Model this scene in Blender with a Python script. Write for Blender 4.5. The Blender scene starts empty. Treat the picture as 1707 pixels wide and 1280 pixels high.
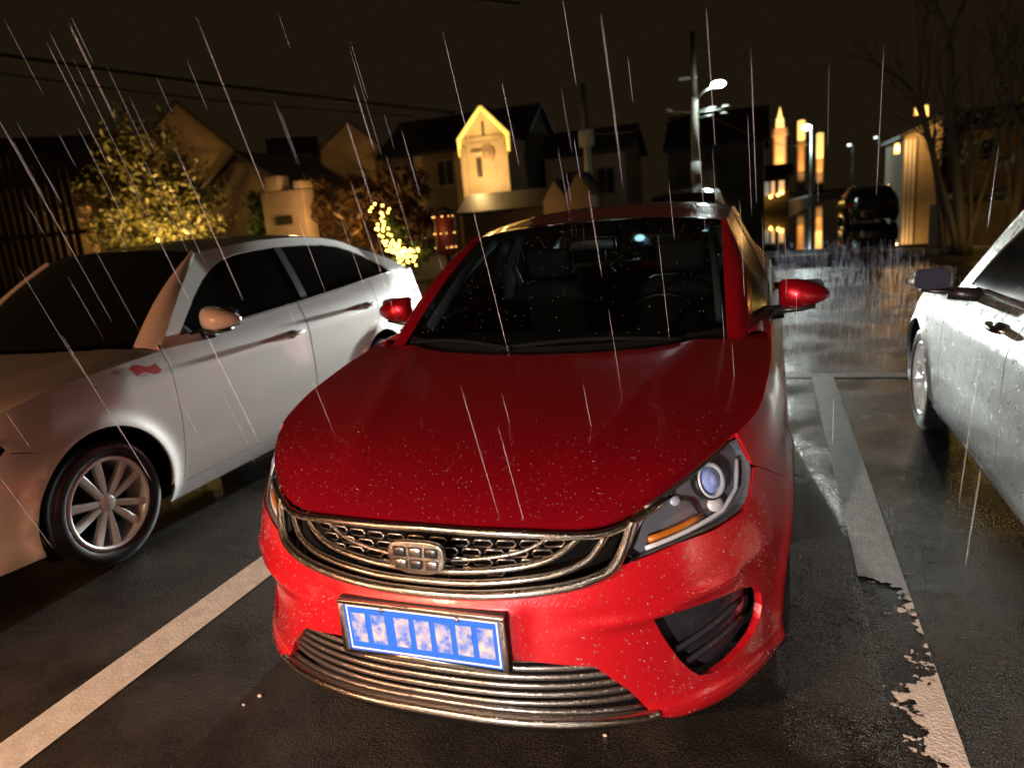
import bpy, bmesh, math, random
import numpy as np
from mathutils import Vector, Matrix
from mathutils.geometry import delaunay_2d_cdt

# ------------------------------------------------------------------ camera, world, exposure
SC = bpy.context.scene
COL = SC.collection
cam_d = bpy.data.cameras.new('camera')
cam = bpy.data.objects.new('camera', cam_d)
COL.objects.link(cam)
cam_d.sensor_width = 36.0
cam_d.lens = 36.0 * 1191.2 / 1707.0
cam_d.clip_start = 0.05
cam_d.clip_end = 2000
PIT, YAW, ROL = 0.2306, 0.3553, -0.086
fw = Vector((-math.sin(YAW) * math.cos(PIT), math.cos(YAW) * math.cos(PIT), -math.sin(PIT)))
rt = Vector((math.cos(YAW), math.sin(YAW), 0))
up = rt.cross(fw)
r2 = math.cos(ROL) * rt + math.sin(ROL) * up
u2 = -math.sin(ROL) * rt + math.cos(ROL) * up
CAM = Vector((0.8237, -1.4308, 1.4854))
M4 = Matrix((r2, u2, -fw)).transposed().to_4x4()
M4.translation = CAM
cam.matrix_world = M4
cam_d.dof.use_dof = True
cam_d.dof.focus_distance = 2.3
cam_d.dof.aperture_fstop = 2.3
SC.camera = cam
w = bpy.data.worlds.new('World')
SC.world = w
w.use_nodes = True
_bg = w.node_tree.nodes['Background']
_bg.inputs[0].default_value = (0.0138, 0.0092, 0.0044, 1)      # sodium glow on a night rain cloud, even all round
_bg.inputs[1].default_value = 0.84
SC.view_settings.view_transform = 'Standard'
SC.view_settings.look = 'None'
SC.view_settings.exposure = 0.0
SC.view_settings.gamma = 1.0
SC.render.engine = 'CYCLES'
SC.cycles.use_denoising = True
SC.cycles.max_bounces = 8
SC.cycles.transparent_max_bounces = 16
SC.cycles.sample_clamp_indirect = 4.0
SC.cycles.sample_clamp_direct = 40.0
SC.cycles.caustics_reflective = False
SC.cycles.caustics_refractive = False

def light(name, kind, loc, power, col, radius=0.1, target=None, angle=60, blend=0.3):
    l = bpy.data.lights.new(name, kind)
    l.energy = power
    l.color = col
    l.shadow_soft_size = radius
    if kind == 'SPOT':
        l.spot_size = math.radians(angle)
        l.spot_blend = blend
    o = bpy.data.objects.new(name, l)
    COL.objects.link(o)
    o.location = loc
    if target is not None:
        o.rotation_euler = (Vector(target) - Vector(loc)).to_track_quat('-Z', 'Y').to_euler()
    return o

COOL = (0.93, 1.0, 0.95)
WARM = (1.0, 0.62, 0.30)
# a hand torch behind the photographer, a low warm path lamp behind on the left
light('hand_torch_light', 'SPOT', (-0.10, -4.4, 1.05), 1350, (1.0, 0.90, 0.84), 0.05, (0.80, 0.5, 0.48), 44, 0.45)
light('path_lamp_light', 'SPOT', (-1.4, -3.3, 2.1), 1000, (1.0, 0.56, 0.30), 0.06, (-0.1, -0.3, 0.1), 66, 0.6)
light('bollard_lamp_light', 'POINT', (-3.4, -3.8, 0.75), 680, (1.0, 0.36, 0.16), 0.07)
light('phone_torch_light', 'POINT', (0.79, -1.46, 1.52), 3.2, (0.86, 0.88, 1.0), 0.01)
# lit headlamps of the dark car facing the parking bay from behind
light('far_headlamp_light', 'SPOT', (-1.50, 12.2, 0.86), 14500, COOL, 0.09, (-2.3, 2.0, 0.6), 36, 0.6)
light('far_headlamp_light', 'SPOT', (-0.28, 12.2, 0.86), 3100, COOL, 0.09, (1.6, 2.0, 0.5), 50, 0.6)

# ------------------------------------------------------------------ materials
def mat(name, base=(.5, .5, .5), rough=.5, metal=0., coat=0., spec=.5, bump=None, noise=None, emit=None, emit_s=0., alpha=None, rough_noise=None, trans=0.):
    m = bpy.data.materials.new(name)
    m.use_nodes = True
    nt = m.node_tree
    b = nt.nodes['Principled BSDF']
    b.inputs['Base Color'].default_value = (*base, 1)
    b.inputs['Roughness'].default_value = rough
    b.inputs['Metallic'].default_value = metal
    b.inputs['Specular IOR Level'].default_value = spec
    b.inputs['Transmission Weight'].default_value = trans
    if coat:
        b.inputs['Coat Weight'].default_value = coat
        b.inputs['Coat Roughness'].default_value = .04
    if emit:
        b.inputs['Emission Color'].default_value = (*emit, 1)
        b.inputs['Emission Strength'].default_value = emit_s
    tc = nt.nodes.new('ShaderNodeTexCoord')
    def nz(scale, detail=4, rg=.6):
        n = nt.nodes.new('ShaderNodeTexNoise')
        n.inputs['Scale'].default_value = scale
        n.inputs['Detail'].default_value = detail
        n.inputs['Roughness'].default_value = rg
        nt.links.new(tc.outputs['Object'], n.inputs['Vector'])
        return n
    def ramp(src, p0, p1, c0, c1):
        r = nt.nodes.new('ShaderNodeValToRGB')
        r.color_ramp.elements[0].position = p0
        r.color_ramp.elements[1].position = p1
        r.color_ramp.elements[0].color = (*c0, 1) if len(c0) == 3 else c0
        r.color_ramp.elements[1].color = (*c1, 1) if len(c1) == 3 else c1
        nt.links.new(src, r.inputs[0])
        return r
    if noise:                                         # (scale, other colour)
        r = ramp(nz(noise[0], 6).outputs[0], .35, .68, base, noise[1])
        nt.links.new(r.outputs[0], b.inputs['Base Color'])
    if rough_noise:                                   # (scale, r0, r1)
        s, a, c = rough_noise
        r = ramp(nz(s, 3).outputs[0], .38, .62, (a,) * 3, (c,) * 3)
        nt.links.new(r.outputs[0], b.inputs['Roughness'])
    if bump:                                          # list of (kind, scale, strength, distance)
        prev = None
        for kind, scale, st, dist in bump:
            bp = nt.nodes.new('ShaderNodeBump')
            bp.inputs['Strength'].default_value = st
            bp.inputs['Distance'].default_value = dist
            if kind == 'noise':
                nt.links.new(nz(scale, 5).outputs[0], bp.inputs['Height'])
            else:
                v = nt.nodes.new('ShaderNodeTexVoronoi')
                v.inputs['Scale'].default_value = scale
                nt.links.new(tc.outputs['Object'], v.inputs['Vector'])
                r = ramp(v.outputs['Distance'], .05, .42, (1, 1, 1), (0, 0, 0))
                r.color_ramp.interpolation = 'EASE'
                nt.links.new(r.outputs[0], bp.inputs['Height'])
            if prev:
                nt.links.new(prev.outputs[0], bp.inputs['Normal'])
            prev = bp
        nt.links.new(prev.outputs[0], b.inputs['Normal'])
        if coat:
            nt.links.new(prev.outputs[0], b.inputs['Coat Normal'])
    return m

def glass_mat(name, tint, gloss=.05, ior=1.5):
    m = bpy.data.materials.new(name)
    m.use_nodes = True
    nt = m.node_tree
    for n in list(nt.nodes):
        if n.type != 'OUTPUT_MATERIAL':
            nt.nodes.remove(n)
    out = [n for n in nt.nodes if n.type == 'OUTPUT_MATERIAL'][0]
    t = nt.nodes.new('ShaderNodeBsdfTransparent')
    t.inputs[0].default_value = (*tint, 1)
    g = nt.nodes.new('ShaderNodeBsdfGlossy')
    g.inputs['Roughness'].default_value = gloss
    f = nt.nodes.new('ShaderNodeFresnel')
    ge = nt.nodes.new('ShaderNodeNewGeometry'); io = nt.nodes.new('ShaderNodeMapRange')    # same reflectance from both sides of a thin pane
    io.inputs[3].default_value = ior; io.inputs[4].default_value = 1 / ior
    nt.links.new(ge.outputs['Backfacing'], io.inputs[0]); nt.links.new(io.outputs[0], f.inputs[0])
    mx = nt.nodes.new('ShaderNodeMixShader')
    nt.links.new(f.outputs[0], mx.inputs[0])
    nt.links.new(t.outputs[0], mx.inputs[1])
    nt.links.new(g.outputs[0], mx.inputs[2])
    nt.links.new(mx.outputs[0], out.inputs[0])
    return m

MT = {}
MT['red'] = mat('red_paint', (.47, .006, .013), .34, .35, 1.0, bump=[('voronoi', 150, .25, .002), ('noise', 700, .06, .001)])
MT['red_shaded'] = mat('red_paint_shaded', (.41, .004, .017), .30, .76, 1.0, bump=[('voronoi', 170, .16, .0016), ('noise', 500, .05, .001)])  # darker copy of the red paint, shading hood, roof, pillars and mirrors
MT['white'] = mat('white_paint', (.74, .72, .70), .32, 0, .8, bump=[('noise', 6, .04, .01), ('noise', 300, .05, .001)])
MT['silver'] = mat('silver_paint', (.34, .36, .345), .36, .85, .6, bump=[('voronoi', 130, .6, .003), ('noise', 14, .12, .008)], noise=(4, (.28, .29, .28)), rough_noise=(24, .26, .45))
MT['black_paint'] = mat('black_paint', (.008, .008, .009), .22, 0, 1.0)
MT['chrome'] = mat('chrome', (.80, .76, .69), .15, 1.0, bump=[('voronoi', 420, .35, .0015)])
MT['satin'] = mat('satin_trim', (.20, .185, .17), .26, .9, bump=[('voronoi', 240, .4, .002)])
MT['black'] = mat('black_plastic', (.012, .012, .013), .32, bump=[('noise', 300, .1, .001)])
MT['mattblack'] = mat('matt_black', (.004, .004, .004), .9, spec=.05)
MT['fog'] = mat('dark_trim_wet', (.018, .018, .024), .25, bump=[('voronoi', 200, .35, .002)])
MT['rubber'] = mat('wet_rubber', (.012, .012, .013), .28, bump=[('noise', 90, .15, .003)])
MT['alloy'] = mat('alloy', (.82, .81, .80), .28, .2)
MT['alloy_dark'] = mat('dark_alloy', (.05, .045, .045), .5, .6)  # even dark metal for the brake discs
MT['wetglass'] = mat('wet_side_glass', (.012, .012, .012), .22, 0, 0, .9, bump=[('noise', 60, .12, .004)])
MT['darkglass'] = mat('tinted_glass', (.006, .007, .008), .06, 0, 0, .6)
MT['glass'] = glass_mat('windscreen_glass', (.19, .24, .25), .05)
MT['lens'] = glass_mat('lamp_cover', (.86, .88, .90), .05)
MT['interior'] = mat('cabin_trim', (.06, .063, .066), .7)
MT['trim'] = mat('pale_cabin_trim', (.20, .21, .215), .7)
MT['seat'] = mat('seat_cloth', (.028, .030, .032), .75)
MT['amber'] = mat('amber_lens', (.50, .14, .015), .2, 0)
MT['redlens'] = mat('red_lens', (.28, .008, .012), .12)
MT['projector'] = mat('projector_lens', (.30, .40, .80), .08, 0, 1.0)
MT['reflector'] = mat('lamp_reflector', (.72, .72, .78), .25, .15)
MT['lampbox'] = mat('lamp_housing', (.17, .165, .185), .30, .25, bump=[('noise', 60, .2, .004)])
MT['plate_blue'] = mat('plate_blue', (.012, .10, .52), .35)
MT['plate_white'] = mat('plate_white', (.80, .78, .74), .4)
MT['drop'] = mat('water_drop', (.75, .72, .70), .05, .85)
MT['sticker'] = mat('red_sticker', (.50, .003, .002), .6, spec=.15)

# ------------------------------------------------------------------ object helpers
def link(name, me, parent=None, m=None):
    o = bpy.data.objects.new(name, me)
    COL.objects.link(o)
    if parent is not None:
        o.parent = parent
    if m is not None:
        me.materials.append(MT[m] if isinstance(m, str) else m)
    return o

def thing(name, label, cat, loc=(0, 0, 0), rz=0, group=None):
    o = bpy.data.objects.new(name, None)
    COL.objects.link(o)
    o.location = loc
    o.rotation_euler = (0, 0, rz)
    o.empty_display_size = .2
    return tag(o, label, cat, group)

def tag(o, label=None, cat=None, group=None, kind=None):
    if label: o['label'] = label
    if cat: o['category'] = cat
    if group: o['group'] = group
    if kind: o['kind'] = kind
    return o

def mesh(name, verts, faces, parent=None, m=None, smooth=True, normals=None):
    me = bpy.data.meshes.new(name)
    me.from_pydata([tuple(v) for v in verts], [], faces)
    me.update()
    if smooth:
        me.polygons.foreach_set('use_smooth', [True] * len(me.polygons))
    if normals is not None:
        me.normals_split_custom_set_from_vertices([tuple(n) for n in normals])
    return link(name, me, parent, m)

class MB:
    """collects simple solids into one mesh"""
    def __init__(s): s.v = []; s.f = []
    def add(s, v, f):
        k = len(s.v); s.v += [tuple(p) for p in v]; s.f += [tuple(i + k for i in q) for q in f]; return s
    def box(s, x0, x1, y0, y1, z0, z1):
        return s.add([(x0, y0, z0), (x1, y0, z0), (x1, y1, z0), (x0, y1, z0), (x0, y0, z1), (x1, y0, z1), (x1, y1, z1), (x0, y1, z1)],
                     [(0, 3, 2, 1), (4, 5, 6, 7), (0, 1, 5, 4), (1, 2, 6, 5), (2, 3, 7, 6), (3, 0, 4, 7)])
    def prism(s, poly, y0, y1):                        # polygon in (x,z), extruded along y
        n = len(poly)
        v = [(x, y0, z) for x, z in poly] + [(x, y1, z) for x, z in poly]
        f = [tuple(range(n)), tuple(range(2 * n - 1, n - 1, -1))] + [(i, i + n, (i + 1) % n + n, (i + 1) % n) for i in range(n)]
        return s.add(v, f)
    def tube(s, pts, r, n=8, caps=True, flat=1.0):
        pts = [Vector(p) for p in pts]
        rr = [float(q) for q in r] if isinstance(r, (list, tuple)) else [float(r)] * len(pts)
        v = []
        ref = Vector((0, 0, 1))
        for i, p in enumerate(pts):
            d = (pts[min(i + 1, len(pts) - 1)] - pts[max(i - 1, 0)]).normalized()
            if abs(d.dot(ref)) > .95: a = d.orthogonal().normalized() if i == 0 else (a - a.dot(d) * d).normalized()
            else: a = d.cross(ref).normalized()
            b = a.cross(d)
            for k in range(n):
                t = 2 * math.pi * k / n
                v.append(p + rr[i] * (math.cos(t) * a * flat + math.sin(t) * b))
        f = []
        for i in range(len(pts) - 1):
            for k in range(n):
                f.append((i * n + k, i * n + (k + 1) % n, (i + 1) * n + (k + 1) % n, (i + 1) * n + k))
        if caps:
            f.append(tuple(range(n - 1, -1, -1)))
            f.append(tuple(range((len(pts) - 1) * n, len(pts) * n)))
        return s.add(v, f)
    def ball(s, c, r, nu=10, nv=6, sx=1, sy=1, sz=1):
        v = []; f = []
        for j in range(nv + 1):
            ph = math.pi * j / nv
            for i in range(nu):
                t = 2 * math.pi * i / nu
                v.append((c[0] + r * sx * math.sin(ph) * math.cos(t), c[1] + r * sy * math.sin(ph) * math.sin(t), c[2] + r * sz * math.cos(ph)))
        for j in range(nv):
            for i in range(nu):
                f.append((j * nu + i, (j + 1) * nu + i, (j + 1) * nu + (i + 1) % nu, j * nu + (i + 1) % nu))
        return s.add(v, f)
    def build(s, name, m=None, parent=None, smooth=False):
        return mesh(name, s.v, s.f, parent, m, smooth)

def bevel_obj(o, wd=.01, seg=2):
    bm = bmesh.new(); bm.from_mesh(o.data)
    bmesh.ops.remove_doubles(bm, verts=bm.verts, dist=1e-5)
    bmesh.ops.bevel(bm, geom=list(bm.edges), offset=wd, segments=seg, affect='EDGES', profile=.6)
    bm.to_mesh(o.data); bm.free()
    o.data.polygons.foreach_set('use_smooth', [True] * len(o.data.polygons))
    return o

def smooth_loft(secs, name, m, parent, closed=True, caps=True, flip=False):
    n = len(secs[0]); v = [p for s in secs for p in s]; f = []
    for i in range(len(secs) - 1):
        for k in range(n if closed else n - 1):
            q = (i * n + k, i * n + (k + 1) % n, (i + 1) * n + (k + 1) % n, (i + 1) * n + k)
            f.append(q[::-1] if flip else q)
    if caps and closed:
        a = tuple(range(n)); b = tuple(range((len(secs) - 1) * n, len(secs) * n))
        f.append(a if flip else a[::-1]); f.append(b[::-1] if flip else b)
    return mesh(name, v, f, parent, m, True)

def interp(tab, x):
    return float(np.interp(x, [a for a, b in tab], [b for a, b in tab]))

def cr(tab, x):
    """smooth (monotone-ish) interpolation of a table"""
    xs = [a for a, b in tab]; ys = [b for a, b in tab]
    if x <= xs[0]: return ys[0]
    if x >= xs[-1]: return ys[-1]
    i = int(np.searchsorted(xs, x)) - 1
    i = max(0, min(i, len(xs) - 2))
    h = xs[i + 1] - xs[i]; t = (x - xs[i]) / h
    def sl(k):
        a = max(k - 1, 0); b = min(k + 1, len(xs) - 1)
        return (ys[b] - ys[a]) / (xs[b] - xs[a])
    m0, m1 = sl(i) * h, sl(i + 1) * h
    return (2 * t**3 - 3 * t**2 + 1) * ys[i] + (t**3 - 2 * t**2 + t) * m0 + (-2 * t**3 + 3 * t**2) * ys[i + 1] + (t**3 - t**2) * m1

def sst(a, b, x):
    t = min(max((x - a) / (b - a), 0), 1); return t * t * (3 - 2 * t)

def chaikin(pts, it=2, keep_ends=True):
    for _ in range(it):
        q = [pts[0]]
        for a, b in zip(pts[:-1], pts[1:]):
            q.append(tuple(.75 * x + .25 * y for x, y in zip(a, b)))
            q.append(tuple(.25 * x + .75 * y for x, y in zip(a, b)))
        q.append(pts[-1]); pts = q
    return pts

def resample(poly, h):
    out = []
    n = len(poly)
    for i in range(n):
        a, b = np.array(poly[i]), np.array(poly[(i + 1) % n])
        k = max(1, int(math.ceil(np.linalg.norm(b - a) / h)))
        for j in range(k): out.append(tuple(a + (b - a) * j / k))
    return out

def inside(poly, P):
    x, y = P[:, 0], P[:, 1]; c = np.zeros(len(P), bool)
    n = len(poly)
    for i in range(n):
        x1, y1 = poly[i]; x2, y2 = poly[(i + 1) % n]
        if y1 == y2: continue
        hit = ((y1 > y) != (y2 > y)) & (x < (x2 - x1) * (y - y1) / (y2 - y1) + x1)
        c ^= hit
    return c

def segdist(poly, P):
    d = np.full(len(P), 1e9)
    n = len(poly)
    for i in range(n):
        a = np.array(poly[i]); b = np.array(poly[(i + 1) % n]); ab = b - a
        t = np.clip(((P - a) @ ab) / max(ab @ ab, 1e-12), 0, 1)
        d = np.minimum(d, np.linalg.norm(P - (a + t[:, None] * ab), axis=1))
    return d

def patch(name, outline, fn, m, parent, holes=(), h=.04, flange=.012, off=0., mirror=False, lip=True):
    """a sheet cut to an outline on the surface fn(a,b) -> point, with a turned-in edge; fn must give outward normals by cross(da,db)"""
    loops = [resample(outline, h)] + [resample(q, h) for q in holes]
    P = []; E = []
    for lp in loops:
        k = len(P); P += lp; E += [(k + i, k + (i + 1) % len(lp)) for i in range(len(lp))]
    A = np.array(outline)
    mn, mx = A.min(0), A.max(0)
    g = []
    j = 0
    yy = mn[1] + h * .5
    while yy < mx[1]:
        xx = mn[0] + h * (.25 + .5 * (j % 2))
        while xx < mx[0]:
            g.append((xx, yy)); xx += h
        yy += h * .87; j += 1
    if g:
        G = np.array(g); ok = inside(loops[0], G)
        for q in loops[1:]: ok &= ~inside(q, G)
        for q in loops: ok &= segdist(q, G) > h * .45
        P += [tuple(p) for p in G[ok]]
    vs, es, fs, *_ = delaunay_2d_cdt([Vector(p) for p in P], E, [], 0, 1e-6)
    V2 = np.array([tuple(v) for v in vs])
    F = np.array([list(f) for f in fs if len(f) == 3])
    C = V2[F].mean(1)
    ok = inside(loops[0], C)
    for q in loops[1:]: ok &= ~inside(q, C)
    F = F[ok]
    e = 1e-3
    V3 = []; N3 = []
    for a, b in V2:
        p = np.array(fn(a, b)); da = np.array(fn(a + e, b)) - np.array(fn(a - e, b)); db = np.array(fn(a, b + e)) - np.array(fn(a, b - e))
        nn = np.cross(da, db); nn /= max(np.linalg.norm(nn), 1e-12)
        V3.append(p + nn * off); N3.append(nn)
    V3 = np.array(V3); N3 = np.array(N3)
    area = (V2[F[:, 1]] - V2[F[:, 0]]); ar2 = (V2[F[:, 2]] - V2[F[:, 0]])
    sgn = area[:, 0] * ar2[:, 1] - area[:, 1] * ar2[:, 0]
    F[sgn < 0] = F[sgn < 0][:, ::-1]
    faces = [tuple(f) for f in F.tolist()]
    verts = V3.tolist(); norms = N3.tolist()
    if flange:
        from collections import Counter
        cnt = {}
        for f in faces:
            for i in range(3):
                a, b = f[i], f[(i + 1) % 3]
                key = (min(a, b), max(a, b))
                if key in cnt: cnt[key] = None
                else: cnt[key] = (a, b)
        new = {}; inn = {}
        def dup(i):
            if i not in new:
                new[i] = len(verts); verts.append(list(V3[i] - N3[i] * flange)); norms.append(list(N3[i]))
            return new[i]
        for k, ab in list(cnt.items()):
            if ab:
                a, b = ab; faces.append((b, a, dup(a), dup(b)))
        # edge normals are handled by flat shading of the flange
    nb = len(F)
    def make(vv, ff, nnv):
        me = bpy.data.meshes.new(name)
        me.from_pydata([tuple(v) for v in vv], [], ff); me.update()
        me.polygons.foreach_set('use_smooth', [i < nb for i in range(len(me.polygons))])
        ln = []
        for pi, p in enumerate(me.polygons):
            if pi < nb:
                for vi in p.vertices: ln.append(tuple(nnv[vi]))
            else:
                for vi in p.vertices: ln.append(tuple(p.normal))
        me.normals_split_custom_set(ln)
        return link(name, me, parent, m)
    o = make(verts, faces, norms)
    if mirror:
        make([(-v[0], v[1], v[2]) for v in verts], [f[::-1] for f in faces], [(-q[0], q[1], q[2]) for q in norms])
    return o

# ------------------------------------------------------------------ a car body
class Body:
    def __init__(s, W, L, dn, n, dr, zb, wy, R=.315, base_z=None, nose=.45):
        s.W, s.L, s.dn, s.n, s.dr, s.zb, s.wy, s.R, s.nose = W, L, dn, n, dr, zb, wy, R, nose
        th = np.linspace(0, math.pi / 2, 220)
        xs = list(W * np.sin(th) ** (2 / n)); ys = list(dn * (1 - np.cos(th)))
        yy = np.linspace(dn, L - dr, 160)[1:]
        xs += [W] * len(yy); ys += list(yy)
        th2 = th[::-1][1:]
        xs += list(W * np.sin(th2) ** (2 / 3.2)); ys += list(L - dr * (1 - np.cos(th2)))
        s.x = np.array(xs); s.y = np.array(ys)
        d = np.hypot(np.diff(s.x), np.diff(s.y)); s.t = np.concatenate([[0], np.cumsum(d)])
        s.t0 = float(np.interp(dn, s.y[:220], s.t[:220])) - dn       # sigma = t - t0 equals y on the straight side
        s.T = float(s.t[-1])
        tx = np.gradient(s.x, s.t + np.arange(len(s.t)) * 1e-9); ty = np.gradient(s.y, s.t + np.arange(len(s.t)) * 1e-9)
        l = np.hypot(tx, ty); s.nx, s.ny = ty / l, -tx / l
        s.prof = [(.10, .13), (.18, .075), (.26, .035), (.38, .010), (.50, .001), (.62, 0), (.74, .006), (.81, .010), (.86, .024), (.90, .041), (.93, .058), (.97, .080), (1.06, .11)]
    def sig(s, x, y):
        i = int(np.argmin((s.x - abs(x)) ** 2 + (s.y - y) ** 2)); return float(s.t[i]) - s.t0
    def zc(s, y): return cr(s.zb, y)
    def inset(s, y, sg, z):
        zb = s.zc(y)
        zz = z if z < .6 else .6 + (z - .6) * .33 / (zb - .6)
        side = cr(s.prof, zz)
        fr = s.nose * max(0, z - .55) ** 1.3 + .25 * max(0, .24 - z)
        re = .25 * max(0, z - .6) ** 1.2 + .3 * max(0, .3 - z)
        wf = 1 - sst(.25, 1.15, y); wr = sst(s.L - .9, s.L - .3, y)
        v = side * (1 - wf - wr) + fr * wf + re * wr
        for q in s.wy:                                 # arch lips stand proud
            dd = math.hypot(sg - q, z - s.R)
            if .3 < dd < .8: v -= .016 * math.exp(-((dd - s.R - .045) / .05) ** 2)
        return v
    def B(s, sg, z):
        """sigma measured from the side datum; beyond the nose centre it goes on round the other side"""
        t = sg + s.t0
        sx = 1
        if t < 0: t = -t; sx = -1
        if t > s.T: t = 2 * s.T - t; sx = -1
        x = np.interp(t, s.t, s.x); y = np.interp(t, s.t, s.y); nx = np.interp(t, s.t, s.nx); ny = np.interp(t, s.t, s.ny)
        d = s.inset(y, t - s.t0, z)
        return (sx * (x - nx * d), y - ny * d, z)

def tube_on(body, pts, r, off=0., n=8, flat=1.0, mb=None, h=.03):
    """a bar that follows the body surface through (sigma, z) points"""
    mb = mb or MB(); out = []
    for a, b in zip(pts[:-1], pts[1:]):
        k = max(1, int(math.hypot(a[0] - b[0], a[1] - b[1]) / h))
        for j in range(k): out.append(tuple(np.array(a) + (np.array(b) - np.array(a)) * j / k))
    out.append(pts[-1])
    P = []
    for a, b in out:
        p = np.array(body.B(a, b)); e = 1e-3
        nn = np.cross(np.array(body.B(a + e, b)) - p, np.array(body.B(a, b + e)) - p); nn /= np.linalg.norm(nn)
        P.append(p + nn * off)
    return mb.tube(P, r, n, flat=flat)

def wheel_mesh(R, wd, parent, loc, side, rimR, spokes=5, paint='alloy', twin=True):
    """wheel > rim, spokes, hub; axis along x, outer face towards +x when side=1"""
    def lathe(prof, n=48):
        v = []; f = []
        m_ = len(prof)
        for i in range(n):
            a = 2 * math.pi * i / n
            for x, r in prof: v.append((x * side, r * math.cos(a), r * math.sin(a)))
        for i in range(n):
            for k in range(m_ - 1):
                q = (i * m_ + k, i * m_ + k + 1, ((i + 1) % n) * m_ + k + 1, ((i + 1) % n) * m_ + k)
                f.append(q if side < 0 else q[::-1])
        return v, f
    hw = wd / 2
    v, f = lathe([(-hw, rimR), (-hw, R - .03), (-hw + .03, R - .004), (-.05, R), (-.045, R - .006), (-.038, R), (.038, R), (.045, R - .006), (.05, R), (hw - .03, R - .004), (hw - .008, R - .025), (hw, R - .055), (hw - .004, rimR + .02), (hw - .016, rimR)])
    wh = mesh('wheel', v, f, parent, 'rubber'); wh.location = loc
    v, f = lathe([(-hw, rimR - .002), (-hw, rimR - .02), (-.02, rimR - .035), (hw - .03, rimR - .022), (hw - .012, rimR - .016), (hw - .006, rimR - .006), (hw - .014, rimR + .003)])
    mesh('rim', v, f, wh, paint)
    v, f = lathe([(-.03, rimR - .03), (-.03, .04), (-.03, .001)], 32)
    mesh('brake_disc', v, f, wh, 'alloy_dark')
    v, f = lathe([(hw - .05, .045), (hw - .030, .042), (hw - .024, .030), (hw - .022, .001)], 24)
    mesh('hub', v, f, wh, paint)
    me = None
    for k in range(spokes):
        for dlt in ((-.255, .255) if twin else (0,)):
            a = 2 * math.pi * k / spokes + .35 + dlt
            if me is None:
                r0, r1 = .032, rimR - .012
                w0, w1 = .015, .020
                xo0, xo1 = hw - .030, hw - .014
                vv = []
                for r_, w_, xo in ((r0, w0, xo0), ((r0 + r1) / 2, (w0 + w1) / 2, hw - .018), (r1, w1, xo1)):
                    vv += [(xo * side - .030 * side, -w_, r_), ((xo - .006) * side, -w_, r_), (xo * side, -w_ * .55, r_), (xo * side, w_ * .55, r_), ((xo - .006) * side, w_, r_), (xo * side - .030 * side, w_, r_)]
                ff = []
                for i in range(2):
                    for q in range(6):
                        fa = (i * 6 + q, i * 6 + (q + 1) % 6, (i + 1) * 6 + (q + 1) % 6, (i + 1) * 6 + q)
                        ff.append(fa if side < 0 else fa[::-1])
                me = bpy.data.meshes.new('spoke'); me.from_pydata(vv, [], ff); me.update(); me.materials.append(MT[paint])
                me.polygons.foreach_set('use_smooth', [False] * len(me.polygons))
            o = bpy.data.objects.new('spoke', me); COL.objects.link(o); o.parent = wh
            o.rotation_euler = (a, 0, 0)
    return wh

def arch(body, wy, R, a0, a1, n=18):
    return [(wy + R * math.cos(math.radians(a0 + (a1 - a0) * i / n)), body.R + R * math.sin(math.radians(a0 + (a1 - a0) * i / n))) for i in range(n + 1)]

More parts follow.
